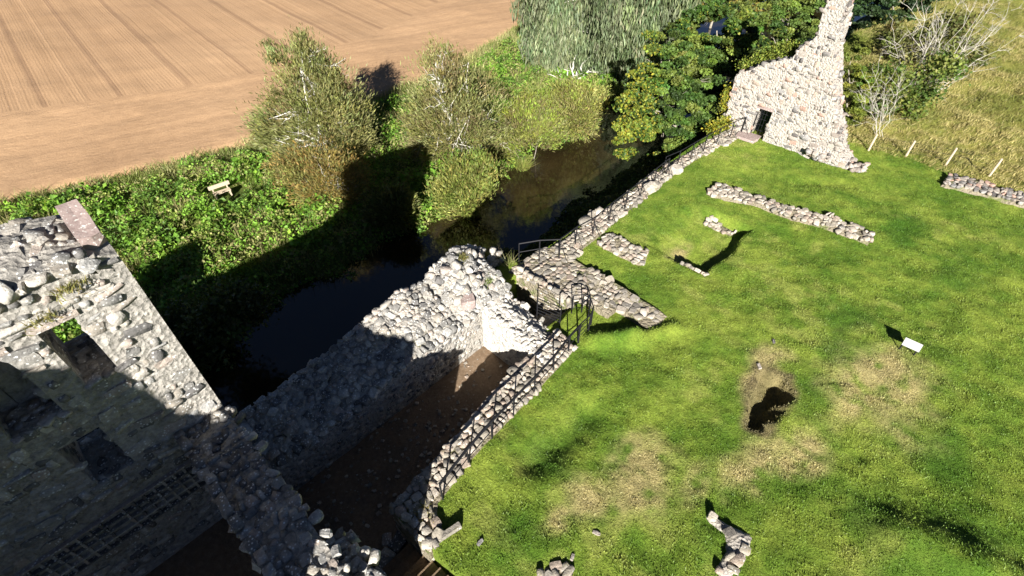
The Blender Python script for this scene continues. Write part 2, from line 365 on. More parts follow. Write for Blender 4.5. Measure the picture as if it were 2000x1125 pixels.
# ploughed field
fa = axis_lines([(-60, -10, 1.5), (-10, 60, .4), (60, 110, 2)]); fw = np.concatenate([np.arange(0, 24, .4), np.arange(24, 60, 1.0), np.arange(60, 400, 20)])
FA, FW = np.meshgrid(fa, fw, indexing='ij')
hb = np.interp(fa, [-60, -.1, 10.9, 20.5, 32, 49, 110], [-75, -61.4, -56.9, -53.9, -54.8, -60, -90])[:, None]
FE = field_edge(FA) + ((fbm(FA*1.2, FA*0, 51)-.5)*1.1)*(FW < 1)
FM = FE - FW
FZ = -4.02 + .10*sstep(0, 1.2, FW) + (fbm(FA*.7, FM*.7, 53)-.5)*.10 + (fbm(FA*.1, FM*.1, 54)-.5)*.6*sstep(0, 10, FW)
FZ -= .14*(FW < .2)
fh = sstep(-.25, .25, FM - hb + (fbm(FA*.8, FM*.8, 55)-.5)*.5)
fi = np.arange(FA.size).reshape(FA.shape)
mesh_obj('field', Warr(FA, FM, FZ).reshape(-1, 3), np.stack([fi[:-1, :-1], fi[1:, :-1], fi[1:, 1:], fi[:-1, 1:]], -1).reshape(-1, 4), M_FIELD,
         col=np.stack([fh, fh, fh], -1).reshape(-1, 3), smooth=True)['kind'] = 'structure'

# ------------------------------------------------------------------ stones
def proto(seed, rnd, jit):
    r = np.random.default_rng(seed); P = {}; V = []; Fc = []
    g = (-1, 0, 1)
    def vid(p):
        if p not in P: P[p] = len(V); V.append(p)
        return P[p]
    for ax in range(3):
        for sg in (-1, 1):
            for i in (0, 1):
                for j in (0, 1):
                    q = []
                    for (u, v) in ((i, j), (i+1, j), (i+1, j+1), (i, j+1)):
                        p = [0, 0, 0]; p[ax] = sg; p[(ax+1) % 3] = g[u]; p[(ax+2) % 3] = g[v]; q.append(vid(tuple(p)))
                    Fc.append(q if sg > 0 else q[::-1])
    v = np.array(V, float); nrm = v/np.linalg.norm(v, axis=1)[:, None]
    v = v*(1-rnd) + nrm*rnd*1.12 + r.normal(0, jit, v.shape)
    v *= .5/np.abs(v).max(0)*1.0
    return v, np.array(Fc)
PROT = [proto(k, .10+.28*((k*37) % 10)/10 if k < 8 else .38+.22*((k*37) % 10)/10, .09+.07*((k*53) % 10)/10) for k in range(16)]
_pm = {}
def proto_mesh(k, mat):
    if (k, mat.name) not in _pm:
        me = bpy.data.meshes.new('stone'); v, f = PROT[k]; me.from_pydata(v, [], f.tolist()); me.materials.append(mat)
        if k % 3 == 0 or k >= 8: me.polygons.foreach_set('use_smooth', np.ones(len(me.polygons), bool))
        _pm[(k, mat.name)] = me
    return _pm[(k, mat.name)]
def add_stone(out, p, U, V, N, w, h, d, rot=.15, tilt=.15):
    t = random.gauss(0, rot); U2 = U*math.cos(t)+V*math.sin(t); V2 = V*math.cos(t)-U*math.sin(t)
    N2 = N + U2*random.gauss(0, tilt) + V2*random.gauss(0, tilt); N2 /= np.linalg.norm(N2)
    U2 = U2 - N2*(U2@N2); U2 /= np.linalg.norm(U2); V2 = np.cross(N2, U2)
    out.append((np.asarray(p, float), np.stack([U2*w, V2*h, N2*d], 1), random.randrange(8) if random.random() < .68 else 8+random.randrange(8)))
def finish(root, base, out, mat, limit=300, name='stone'):
    base = np.asarray(base, float)
    def score(s):
        p = s[0]; dd = p-CAMP; z = dd[1]*CP-dd[2]*SP
        if z < .5: return 0
        x = FPX*dd[0]/z; y = FPX*(-dd[1]*SP-dd[2]*CP)/z
        if abs(x) > 1010 or abs(y) > 572: return 0
        N = s[1][:, 2]; N = N/np.linalg.norm(N); f = max(.02, -(N@dd)/np.linalg.norm(dd))
        return f*np.linalg.norm(s[1][:, 0])*np.linalg.norm(s[1][:, 1])/z**2
    out = sorted(out, key=score, reverse=True)
    for p, B, k in out[:limit]:
        o = bpy.data.objects.new(name, proto_mesh(k, mat)); COL.objects.link(o); o.parent = root
        M4 = np.eye(4); M4[:3, :3] = B; M4[:3, 3] = p-base; o.matrix_local = Matrix(M4.tolist())
    rest = out[limit:]
    if rest:
        V = []; Fc = []; n0 = 0
        for p, B, k in rest:
            v, f = PROT[k]; V.append(v@B.T + p); Fc.append(f+n0); n0 += len(v)
        o = mesh_obj('rubble', np.concatenate(V), np.concatenate(Fc), mat, root, base, smooth=True); o['kind'] = 'stuff'
def lay_face(out, org, U, V, N, umax, vfn, sw=(.18, .5), sh=(.11, .27), prot=.05, dep=.24, inside=None, gap=1.0, v0=0.0, rot=.08):
    v = v0; vmax = max(vfn(umax*t/20.0) for t in range(21))
    while v < vmax:
        h = random.uniform(*sh); u = random.uniform(-.1, .1)
        while u < umax:
            w = (sw[0]+(sw[1]-sw[0])*random.random()**1.6)*(1.4 if random.random() < .12 else 1); hh = h*random.uniform(.75, 1.2)
            uc, vc = u+w/2, v+hh/2+random.uniform(-.03, .03)
            if uc + w*.3 < umax and vc < vfn(min(max(uc, 0), umax)) + .05 and (inside is None or inside(uc, vc)) and random.random() < gap*.93:
                pr = random.uniform(-.04, prot)
                add_stone(out, org+U*uc+V*vc+N*(pr-dep*.42), U, V, N, w*.98, hh*1.02, dep, rot, .10)
            u += w
        v += h*.96
def lay_top(out, fn, u0, u1, w0, w1, s=(.16, .42), thick=.22, dens=1.0, lift=.0, tilt=.2, inside=None):
    w = w0
    while w < w1:
        dw = random.uniform(s[0], s[1])*.8; u = u0+random.uniform(-.1, .1)
        while u < u1:
            du = s[0]+(s[1]-s[0])*random.random()**1.4
            a, m = u+du/2, min(w+dw/2, w1)+random.uniform(-.05, .05)
            if random.random() < dens and (inside is None or inside(a, m)):
                z = fn(a, m); t = thick*random.uniform(.6, 1.3)
                e = .25; gx = (fn(a+e, m)-fn(a-e, m))/(2*e); gy = (fn(a, m+e)-fn(a, m-e))/(2*e)
                N = np.array([0, 0, 1.]) - AV*np.clip(gx, -1.2, 1.2) - NV*np.clip(gy, -1.2, 1.2); N /= np.linalg.norm(N)
                U = AV - N*(AV@N); U /= np.linalg.norm(U); V = np.cross(N, U)
                add_stone(out, W(a, m, z-t*.24+lift), U, V, N, du*1.0, max(dw, .1)*1.12, t, .5, tilt)
            u += du
        w += dw
def core(a0, a1, m0, m1, z0, ztop, step=.3):
    """closed block of walling: uneven top, straight sides"""
    A_ = np.linspace(a0, a1, max(2, int((a1-a0)/step)+1)); B_ = np.linspace(m0, m1, max(2, int((m1-m0)/step)+1))
    AA, BB = np.meshgrid(A_, B_, indexing='ij')
    ZT = np.array([[ztop(float(x), float(y)) for y in B_] for x in A_]) if callable(ztop) else np.full(AA.shape, float(ztop))
    top = Warr(AA, BB, ZT).reshape(-1, 3); bot = Warr(AA, BB, np.full(AA.shape, z0)).reshape(-1, 3)
    if callable(ztop): top = top + np.stack([0*top[:, 0], 0*top[:, 0], RNG.normal(0, .03, len(top))], -1)
    n0 = len(top); I = np.arange(n0).reshape(AA.shape); F_ = []
    for i in range(len(A_)-1):
        for j in range(len(B_)-1):
            q = [I[i, j], I[i+1, j], I[i+1, j+1], I[i, j+1]]     # NV is to the right of AV, so this winds downwards
            F_.append([int(x) for x in q[::-1]]); F_.append([int(x)+n0 for x in q])
    ring = list(I[:, 0]) + list(I[-1, 1:]) + list(I[-2::-1, -1]) + list(I[0, -2:0:-1])
    for i in range(len(ring)):
        p, q = int(ring[i-1]), int(ring[i]); F_.append([p, q, q+n0, p+n0])
    return np.concatenate([top, bot]), F_
def join_cores(parts):
    V = []; F_ = []; n0 = 0
    for v, f in parts: V.append(v); F_ += [[x+n0 for x in q] for q in f]; n0 += len(v)
    return np.concatenate(V), F_
UP = np.array([0, 0, 1.0])
def n1(a, m, s=0, k=1.6): return float(fbm(np.array(a*k), np.array(m*k), s))-.5

# ------------------------------------------------------------------ ruined tower (its tall north wall, the wall running towards the camera, and the shading south and west walls out of frame)
def tower_top(a, m=-11.4):
    z = float(np.interp(a, [-20.6, -20, -17, -15.8, -14.5, -12, -8, -5.6, -5.2, -4, -2.2, -1.2, -.5, .25], [9.6, 10.3, 10.3, 8.6, 7.5, 7.2, 7.0, 7.6, 10.0, 10.35, 10.15, 10.1, 10.0, 9.75]))
    return z + n1(a, m, 61, 1.3)*.5 + .22*(-(m+11.4))
OPEN = [(-3.05, -2.15, 6.9, 8.75), (-1.58, -.98, 7.25, 8.85), (-2.75, -1.95, 4.5, 6.05)]
tb = W(-6, -7, 0.2)
tower = thing('ruined_tower', tb, 'tall roofless rubble tower with nesting niches inside and a pink slab on its broken top', 'tower')
parts = []
brk = sorted({-20.5, -5.4, .2} | {o[0] for o in OPEN} | {o[1] for o in OPEN})
for a0, a1 in zip(brk[:-1], brk[1:]):
    cuts = sorted([(o[2], o[3]) for o in OPEN if o[0] < (a0+a1)/2 < o[1]]); z0 = -.5
    if cuts and cuts[-1] == (6.9, 8.75): parts.append(core(a0+.01, a1-.01, -12.2, -11.5, 6.91, 8.74))
    for lo, hi in cuts: parts.append(core(a0, a1, -12.25, -10.65, z0, lo)); z0 = hi
    parts.append(core(a0, a1, -12.25, -10.65, z0, tower_top))
v_, f_ = join_cores(parts); mesh_obj('wall', v_, f_, M_MORT, tower, tb)
def east_top(a, m): return 4.42 + n1(a, m, 63, 1.4)*.45 - .8*float(sstep(-4.9, -4.4, m))
v_, f_ = core(-1.0, .2, -10.64, -4.35, -2.1, east_top); mesh_obj('wall', v_, f_, M_MORT, tower, tb)
def ledge_top(a, m): return 3.9 + n1(a, m, 64, 1.4)*.5 - .5*sstep(-5.0, -6.2, m)
v_, f_ = core(.2, .62, -6.3, -4.6, -2.1, ledge_top); mesh_obj('ledge', v_, f_, M_MORT, tower, tb)
S_A = [-22, -15.5, -15, -14.6, -12.5, -11.25, -11.1, -11.0, -10.8, -10.2, -9.6, -9, -8, -7, -5.8, -4.7, -4.55, -4.4]
S_Z = [12.4, 13.0, 13.4, 15.3, 14.9, 13.8, 13.3, 12.2, 11.5, 10.8, 10.7, 10.6, 10.0, 9.35, 8.7, 8.2, 8.1, .6]
def south_top(a, m): return float(np.interp(a+(m+2)*1.19, S_A, S_Z)) + n1(a, m, 65, 2.2)*.12
v_, f_ = core(-22, -4.5, -2.0, -.8, -.5, south_top, .12); mesh_obj('wall', v_, f_, M_MORT, tower, tb)
v_, f_ = core(-4.49, .2, -1.99, -.8, -.5, lambda a, m: .5+n1(a, m, 66)*.3); mesh_obj('wall', v_, f_, M_MORT, tower, tb)
v_, f_ = core(-20.5, -19.2, -10.64, -2.01, -.5, lambda a, m: 6.5+n1(a, m, 67)*.6); mesh_obj('wall', v_, f_, M_MORT, tower, tb)
mesh_obj('earth_floor', Warr(np.array([-19.2, -1.0, -1.0, -19.2]), np.array([-10.65, -10.65, -2.0, -2.0]), .33), [(3, 2, 1, 0)], M_EARTH, tower, tb)
out = []
NICH = [(-6.6, -1.02, 2.35, 3.45)]
def in_n(u, v):
    a = -7.6+u; z = .3+v
    for o in OPEN+NICH:
        if o[0]-.04 < a < o[1]+.04 and o[2]-.04 < z < o[3]+.04: return False
    return not (a > -1.0 and z < 4.4)
lay_face(out, W(-7.6, -10.65, .3), AV, UP, NV, 7.75, lambda u: tower_top(-7.6+u, -10.7)-.3, sw=(.16, .62), sh=(.12, .34), prot=.075, dep=.24, inside=in_n, rot=.18)
lay_face(out, W(.2, -12.2, 4.4), NV, UP, AV, 1.5, lambda u: 5.0, sw=(.2, .5), sh=(.14, .28), prot=-.06, gap=.6)      # the corner
lay_top(out, tower_top, -5.2, -.12, -12.3, -10.6, s=(.14, .44), thick=.22, tilt=.16, dens=.95, lift=-.045)
lay_top(out, east_top, -1.02, .18, -10.6, -4.4, s=(.13, .38), thick=.22, tilt=.16, dens=.96, lift=.0)
for o in OPEN: lay_face(out, W(o[0], -12.2, o[2]), NV, UP, AV, 1.55, lambda u, h=o[3]-o[2]: h-.1, sw=(.2, .5), sh=(.14, .3), prot=.03, dep=.2)
for o in OPEN: lay_top(out, lambda a, m, z=o[2]: z+n1(a, m, 68, 3)*.08, o[0], o[1], -12.2, -10.7, s=(.15, .4), thick=.12, tilt=.1)
lay_top(out, ledge_top,   .2, .65, -6.3, -4.6, s=(.15, .36), thick=.25)
lay_face(out, W(-1.0, -10.6, .3), NV, UP, -AV, 6.2, lambda u: 4.2, sw=(.2, .5), sh=(.14, .28))
finish(tower, tb, out, M_STONE)
# the nesting niches: thin ledges and upright dividers in front of a recessed back
z0, z1 = 2.35, 3.45
for r_ in range(5):
    z = z0 + (z1-z0)*r_/4
    mb = MB(); mb.box(W(-3.81, -10.63, z), AX, (2.78, .10, .022)); mb.build('niche_ledge', M_STONE, tower, tb)
for c_ in range(23):
    a = -6.5+c_*.245
    if random.random() < .08: continue
    mb = MB(); mb.box(W(a, -10.635, (z0+z1)/2), AX, (.03, .085, (z1-z0)/2)); mb.build('niche_divider', M_STONE, tower, tb)
# pink slab lying on the broken top at the corner
q = W(.0, -11.35, 10.12); d_ = (NV*.95 - UP*.22); d_ /= np.linalg.norm(d_); r2 = AV - d_*(AV@d_); r2 /= np.linalg.norm(r2)
vs, fs = proto(91, .04, .055); mesh_obj('coping_slab', (vs*np.array([1.15, .40, .34]))@np.stack([d_, r2, np.cross(d_, r2)]) + q, fs, M_SLAB, tower, tb)
for o in OPEN[:2]:
    q = W((o[0]+o[1])/2, -10.74, o[3]+.06); vs, fs = proto(92, .1, .03)
    mesh_obj('lintel', (vs*np.array([o[1]-o[0]+.3, .3, .13]))@np.stack([AV, NV, UP]) + q, fs, M_STONE, tower, tb)

# ------------------------------------------------------------------ river wall of the sunken chamber
def rw_top(a, m):
    back = float(np.interp(a, [0, 3, 4.4, 5.4, 7.2, 8.6, 9.0, 10.4, 11.4, 12.2, 13.4], [.85, .9, 1.15, 1.3, 1.75, 1.7, 2.0, 2.3, 1.7, 1.1, .5]))
    front = float(np.interp(a, [0, 2.4, 5, 6.3, 8.6, 9.3, 10.4, 11.4], [.25, .35, .5, .75, .75, .7, 1.0, .8]))
    t = min(max((-11.1-m)/2.1, 0), 1)
    z = front+(back-front)*t**.8 + n1(a, m, 71, 1.5)*.45
    z += .55*math.exp(-((a-9.6)/.45)**2-((m+12.1)/.6)**2) - .5*math.exp(-((a-8.75)/.22)**2-((m+12.6)/.55)**2)
    return z
rb = W(6, -12.2, -5)
rw = thing('river_wall', rb, 'thick broken rubble wall rising from the river, half in tower shadow, half sunlit', 'stone wall')
v_, f_ = core(.2, 11.3, -13.3, -11.1, -5.6, rw_top); mesh_obj('wall', v_, f_, M_MORT, rw, rb)
out = []
lay_face(out, W(.5, -11.1, -1.75), AV, UP, NV, 9.2, lambda u: rw_top(.5+u, -11.15)+1.75, sw=(.16, .46), sh=(.10, .24), prot=.05)
lay_top(out, rw_top, .2, 11.3, -13.35, -11.1, s=(.16, .44), thick=.26)
lay_face(out, W(13.2, -13.3, -4.9), -AV, UP, -NV, 12.9, lambda u: rw_top(13.2-u, -13.2)+4.9, sw=(.3, .6), sh=(.2, .35))
for k_ in range(26):
    a = random.uniform(8.6, 11.2); m = random.uniform(-13.1, -11.6)
    add_stone(out, W(a, m, rw_top(a, m)+.05), AV, NV, UP, random.uniform(.3, .6), random.uniform(.25, .5), random.uniform(.2, .4), .6, .4)
finish(rw, rb, out, M_STONE)
vs, fs = proto(93, .08, .05)
mesh_obj('arch_springer', (vs*np.array([1.3, .6, .5]))@np.stack([-AV*.5+NV*.86, AV*.86+NV*.5, UP]) + W(9.5, -11.75, 1.15), fs, M_SLAB, rw, rb)

# ------------------------------------------------------------------ cross wall, platform wall and the stair pit between them
def cw_top(a, m): return float(np.interp(m, [-11.1, -10.2, -9, -7.6], [.85, .55, .35, .12])) + n1(a, m, 73, 1.6)*.25 - .45*float(sstep(10.5, 11.3, a))*float(sstep(-11.3, -10.6, m))
cb = W(10.4, -9.5, -1.75)
cw = thing('cross_wall', cb, 'dazzling white sunlit cross wall closing the far end of the sunken chamber', 'stone wall')
M_LIME = mortar_mat('pale_lime_facing', (.42, .39, .34), (.62, .60, .55), mossy=.85)
M_PALES = stone_mat('pale_facing_stone', [(.40, .38, .34), (.50, .48, .44), (.34, .31, .27), (.46, .43, .38)])
v_, f_ = core(9.75, 11.3, -11.09, -7.5, -2.1, cw_top); mesh_obj('wall', v_, f_, M_LIME, cw, cb)
out = []
lay_face(out, W(9.75, -11.1, -1.75), NV, UP, -AV, 3.5, lambda u: cw_top(9.8, -11.1+u)+1.75, sw=(.15, .42), sh=(.10, .22), prot=.04)
lay_top(out, cw_top, 9.7, 11.35, -11.05, -7.5, s=(.15, .4), thick=.22)
finish(cw, cb, out, M_PALES)
def pw_in(a, m):
    lim = np.interp(a, [12.6, 13.2, 14.0, 14.6, 15.3], [-8.9, -8.7, -7.3, -5.5, -5.5])
    return m < lim and a < 15.35 - .15*(m+11)/6
def pw_top(a, m):
    return float(np.interp(m, [-12.9, -11.2, -9, -7, -5.4], [-.05, .2, .26, .2, .05])) + n1(a, m, 75, 1.6)*.22
pb = W(14.3, -9, 0)
pw = thing('platform_wall', pb, 'broad pale stone wall top beside the stair pit, tapering out into the lawn', 'stone wall')
cs = [core(12.8, 15.25, -12.4, -8.9, -2.1, pw_top), core(13.5, 15.25, -8.89, -7.3, -.6, pw_top), core(14.1, 15.25, -7.29, -5.5, -.6, pw_top)]
v_, f_ = join_cores(cs); mesh_obj('wall', v_, f_, M_MORTF, pw, pb)
out = []
lay_top(out, pw_top, 12.75, 15.35, -12.4, -5.45, s=(.2, .5), thick=.2, tilt=.12, inside=pw_in)
lay_face(out, W(12.8, -12.0, -1.9), NV, UP, -AV, 3.1, lambda u: 2.3, sw=(.2, .45), sh=(.12, .25))
finish(pw, pb, out, M_FLAT)
# stair pit floor and steps
sb = W(12, -9.8, -1.8)
st = thing('stone_stair', sb, 'worn stone steps going down into the dark slit behind the iron gate', 'steps')
for k_ in range(6):
    mb = MB(); mb.box(W(11.98, -8.75-k_*.33, -.15-k_*.27-.4), AX, (.66, .18, .4)); mb.build('step', M_FLAT, st, sb)

# ------------------------------------------------------------------ retaining wall between chamber and lawn
def rim_in(a): return float(np.interp(a, [2.2, 3.7, 5.5, 8.6, 11.2], [-7.27, -7.5, -7.7, -8.2, -8.3]))
def rim_out(a): return float(np.interp(a, [2.2, 2.9, 3.2, 5, 8.5, 11.2], [-5.5, -5.6, -6.4, -6.75, -7.0, -7.25]))
def rim_top(a, m): return .12 + n1(a, m, 77, 1.8)*.16 + .12*math.exp(-((a-2.4)/.8)**2)
ib = W(6, -7.3, -1.75)
rim = thing('retaining_wall', ib, 'long sunlit wall head between the dark sunken chamber and the lawn railing', 'stone wall')
V_ = []; F_ = []; n0 = 0
aa = np.linspace(2.2, 11.2, 40)
for i in range(39):
    p0, p1 = aa[i], aa[i+1]
    q = [W(p0, rim_in(p0)), W(p1, rim_in(p1)), W(p1, rim_out(p1)), W(p0, rim_out(p0))]
    for k_, x in enumerate(q): V_.append(x+UP*(rim_top(*an(x))-.06))
    for x in q: V_.append(x-UP*2.1)
    F_ += [[n0+3, n0+2, n0+1, n0], [n0, n0+1, n0+5, n0+4], [n0+2, n0+3, n0+7, n0+6], [n0+3, n0, n0+4, n0+7], [n0+1, n0+2, n0+6, n0+5]]; n0 += 8
mesh_obj('wall', np.array(V_), F_, M_MORTF, rim, ib)
out = []
lay_top(out, rim_top, 2.2, 11.2, -8.4, -5.5, s=(.16, .42), thick=.24, tilt=.13, inside=lambda a, m: rim_in(a)-.05 < m < rim_out(a)+.02)
for i in range(60):
    a = 2.25+i*.15; add_stone(out, W(a, rim_in(a)+.05, rim_top(a, -7.5)-random.uniform(0, .12)), AV, NV, UP, random.uniform(.22, .45), random.uniform(.2, .35), random.uniform(.2, .34), .3, .25)
lay_face(out, W(2.2, -7.3, -1.75), NV, UP, -AV, 1.8, lambda u: 1.8, sw=(.2, .5), sh=(.14, .28), prot=.03)
rd = W(2.3, -7.3)-W(10.9, -8.28); rd /= np.linalg.norm(rd)
lay_face(out, W(10.9, -8.28, -1.75), rd, UP, np.cross(rd, UP)*-1 if np.cross(rd, UP)@NV > 0 else np.cross(rd, UP), 8.6, lambda u: 1.75, sw=(.2, .5), sh=(.14, .28), prot=.03, gap=.9)
finish(rim, ib, out, M_FLAT)
vs, fs = proto(94, .05, .03)
mesh_obj('kerb_stone', (vs*np.array([.95, .16, .25]))@np.stack([AV*.97+NV*.2, NV*.97-AV*.2, UP]) + W(2.95, -5.5, .12), fs, M_FLAT, rim, ib)
# chamber floor and the steps rising to the lawn
fa_, fm_ = np.meshgrid(np.linspace(-.5, 9.85, 60), np.linspace(-11.2, -3.7, 44), indexing='ij')
keep = (fm_[:-1, :-1] < -7.2) | (fa_[:-1, :-1] < 2.2)
fi = np.arange(fa_.size).reshape(fa_.shape); q4 = np.stack([fi[:-1, :-1], fi[:-1, 1:], fi[1:, 1:], fi[1:, :-1]], -1)[keep]
o = mesh_obj('chamber_floor', Warr(fa_, fm_, -1.75+(fbm(fa_*1.4, fm_*1.4, 79)-.5)*.16).reshape(-1, 3), q4, M_EARTH, smooth=True); o['kind'] = 'structure'
out = []
for k_ in range(420):
    a, m = random.uniform(.4, 9.7), random.uniform(-11.0, -8.2); s_ = .03+.12*random.random()**3
    add_stone(out, W(a, m, -1.74+s_*.1), AV, NV, UP, s_*1.3, s_, s_*.6, 1.5, .2)
V_ = []; F_ = []; n0 = 0
for p, B, k_ in out: v, f = PROT[k_]; V_.append(v@B.T+p); F_.append(f+n0); n0 += len(v)
tag(mesh_obj('floor_gravel', np.concatenate(V_), np.concatenate(F_), M_FLAT), 'loose gravel and stone chips strewn over the chamber floor', 'gravel', kind='stuff')
eb = W(1.4, -5.2, -1.75)
es = thing('earth_steps', eb, 'brown earthen steps climbing to the lawn beside the wall corner', 'steps')
for k_ in range(7):
    zt = -1.45+k_*.26; mb = MB(); m_ = -6.5+k_*.40
    mb.box(W(1.42+random.uniform(-.05, .05), m_, zt-.5), AX, (.82, .215, .5)); mb.build('step', M_EARTH, es, eb)
db = W(1.0, -7.6, -1.75)
dbst = []
for k_ in range(8):
    a, m = random.uniform(.35, 2.0), random.uniform(-8.6, -6.7)
    s_ = random.uniform(.25, .6); vs, fs = proto(100+k_, .4, .1)
    o = mesh_obj('fallen_block', (vs*np.array([s_*1.3, s_, s_*.6])) , fs, M_STONE); o.location = W(a, m, -1.75+s_*.2); o.rotation_euler = (0, 0, random.uniform(0, 3))
    tag(o, 'fallen stone block lying in shade on the chamber floor by the earth steps', 'stone block', 'fallen blocks on the chamber floor')

# ------------------------------------------------------------------ low curtain wall along the river cliff
def cu_out(a): return float(np.interp(a, [15.2, 17.5, 20, 25, 29, 33], [-12.0, -12.0, -12.0, -12.1, -11.9, -11.7]))
def cu_in(a): return float(np.interp(a, [15.2, 16.5, 17.5, 20, 24, 25, 28, 33], [-10.7, -10.9, -10.9, -11.1, -11.2, -11.3, -11.2, -10.5]))
def cu_top(a, m): return .18 + n1(a, m, 81, 1.7)*.2 - .12*sstep(26, 29, a)
ub = W(24, -11.5, 0)
cu = thing('curtain_wall', ub, 'low ragged curtain wall of pale stones under the cliff railing', 'stone wall')
V_ = []; F_ = []; n0 = 0; aa = np.linspace(15.2, 33, 70)
for i in range(69):
    p0, p1 = aa[i], aa[i+1]
    q = [W(p0, cu_out(p0)), W(p1, cu_out(p1)), W(p1, cu_in(p1)), W(p0, cu_in(p0))]
    for x in q: V_.append(x+UP*(cu_top(*an(x))-.06))
    for x in q: V_.append(x-UP*1.6)
    F_ += [[n0+3, n0+2, n0+1, n0], [n0, n0+1, n0+5, n0+4], [n0+2, n0+3, n0+7, n0+6], [n0+3, n0, n0+4, n0+7], [n0+1, n0+2, n0+6, n0+5]]; n0 += 8
mesh_obj('wall', np.array(V_), F_, M_MORTF, cu, ub)
out = []
lay_top(out, cu_top, 15.2, 33, -12.2, -10.5, s=(.18, .48), thick=.22, tilt=.13, inside=lambda a, m: cu_out(a) < m < cu_in(a)+.05)
for a, m, s_ in ((17.9, -12.0, .6), (18.6, -12.1, .5), (19.1, -12.0, .55), (22.9, -11.3, .7), (23.3, -11.2, .6), (25.6, -11.3, .7)):
    add_stone(out, W(a, m, .3), AV, NV, UP, s_*1.2, s_*.8, s_*.7, .3, .1)
finish(cu, ub, out, M_FLAT)

def low_wall(label, poly, top=.11, rise=.08, s=(.16, .42), dens=.92, moss=True, mat=None, seed=0, group=None, bed=None):
    """foundation of a vanished wall: polygon in castle coordinates"""
    P_ = np.array(poly, float); c_ = P_.mean(0); base = W(c_[0], c_[1], 0)
    r_ = thing('low_wall', base, label, 'stone wall', group)
    lo, hi = P_.min(0), P_.max(0); st_ = .16
    ax_, mx_ = np.arange(lo[0]-.2, hi[0]+.2, st_), np.arange(lo[1]-.2, hi[1]+.2, st_)
    AA, MM = np.meshgrid(ax_, mx_, indexing='ij')
    d = np.min([seg_dist(AA, MM, P_[i-1], P_[i]) for i in range(len(P_))], axis=0)*np.where(in_poly(AA, MM, P_), 1, -1)
    gz = ground(AA, MM); ZZ = gz + top*sstep(-.06, .1, d) - .15*sstep(0, -.16, d) + (fbm(AA*3, MM*3, seed)-.5)*rise*.6
    kp = (d[:-1, :-1] > -.2); I = np.arange(AA.size).reshape(AA.shape)
    mesh_obj('bed', Warr(AA, MM, ZZ-.04).reshape(-1, 3), np.stack([I[:-1, :-1], I[:-1, 1:], I[1:, 1:], I[1:, :-1]], -1)[kp], bed or M_MORTF, r_, base, smooth=True)
    out = []
    def fn(a, m): return float(ground(np.array(a), np.array(m))) + top + n1(a, m, seed, 2)*rise
    lay_top(out, fn, lo[0], hi[0], lo[1], hi[1], s=s, thick=.18, tilt=.09, dens=dens, inside=lambda a, m: bool(in_poly(np.array(a), np.array(m), P_)))
    finish(r_, base, out, mat or M_FLAT); return r_
low_wall('short stub of pale foundation stones joining the curtain wall at the railing', [(17.1, -10.7), (18.2, -10.7), (18.35, -8.5), (17.9, -8.2), (17.3, -8.2), (17.1, -9.9)], .14, seed=83)
low_wall('long narrow foundation crossing the lawn with a wide end block', [(24.8, -8.9), (26.0, -8.8), (26.7, -7.8), (26.35, -7.4), (26.6, -4.5), (27.2, -3.1), (27.1, -.95), (26.2, -.95), (26.1, -3.3), (25.75, -4.4), (25.6, -6.6), (25.0, -7.8)], .2, seed=84)
low_wall('tiny mossy foundation patch between the long foundation and the grassy step', [(22.7, -7.9), (23.5, -7.7), (23.5, -6.3), (23.0, -6.3), (22.75, -7.2)], .1, dens=.55, seed=85)
low_wall('few pale stones edging the low end of the grassy step', [(18.7, -6.9), (19.1, -6.8), (19.15, -5.6), (18.8, -5.6)], .18, s=(.2, .4), seed=86)
low_wall('foundation of brown and white stones below the wire fence posts', [(34.8, .3), (36.2, .4), (36.9, 3.6), (37.4, 6.5), (36.2, 6.5), (35.6, 3.9), (35.2, 1.9)], .28, .2, seed=87, mat=M_WARM)
low_wall('angled outcrop of tan stones by itself in the lawn, beside a small dark hole', [(8.75, -.2), (9.0, -.1), (9.05, .5), (9.25, 1.15), (8.4, 1.25), (7.5, 1.15), (7.6, .75), (8.3, .75), (8.7, .5)], .16, .08, s=(.2, .5), dens=.4, seed=88, bed=M_MORTW)
low_wall('half buried stones in the lawn above the earth steps', [(3.9, -2.9), (4.5, -2.75), (4.95, -2.2), (4.5, -1.9), (3.9, -2.3)], .07, .06, s=(.2, .45), dens=.6, seed=89)

for k_, (px, py, s_, lb) in enumerate(((1482, 716, .42, 'pale flat stone half buried in the turf at the head of the dark pit'), (938, 1060, .34, 'small pale stone sunk in the grass near the wall corner kerb'),
        (1165, 1040, .36, 'pale sliver of stone sunk in the open lawn beyond the buried stones'), (1118, 1088, .3, 'small grey stone showing beside the buried stones'), (1510, 668, .3, 'thin brown stone edge showing in dry turf beyond the pit'))):
    q = atz(px, py, 0); q[2] = float(ground(np.array(an(q)[0]), np.array(an(q)[1])))+.02; vs, fs = proto(120+k_, .3, .1)
    o = mesh_obj('lawn_stone', vs*np.array([s_*.75, s_*.35, .10]), fs, M_WARM); o.location = q; o.rotation_euler = (0, 0, random.uniform(0, 3)); tag(o, lb, 'stone')

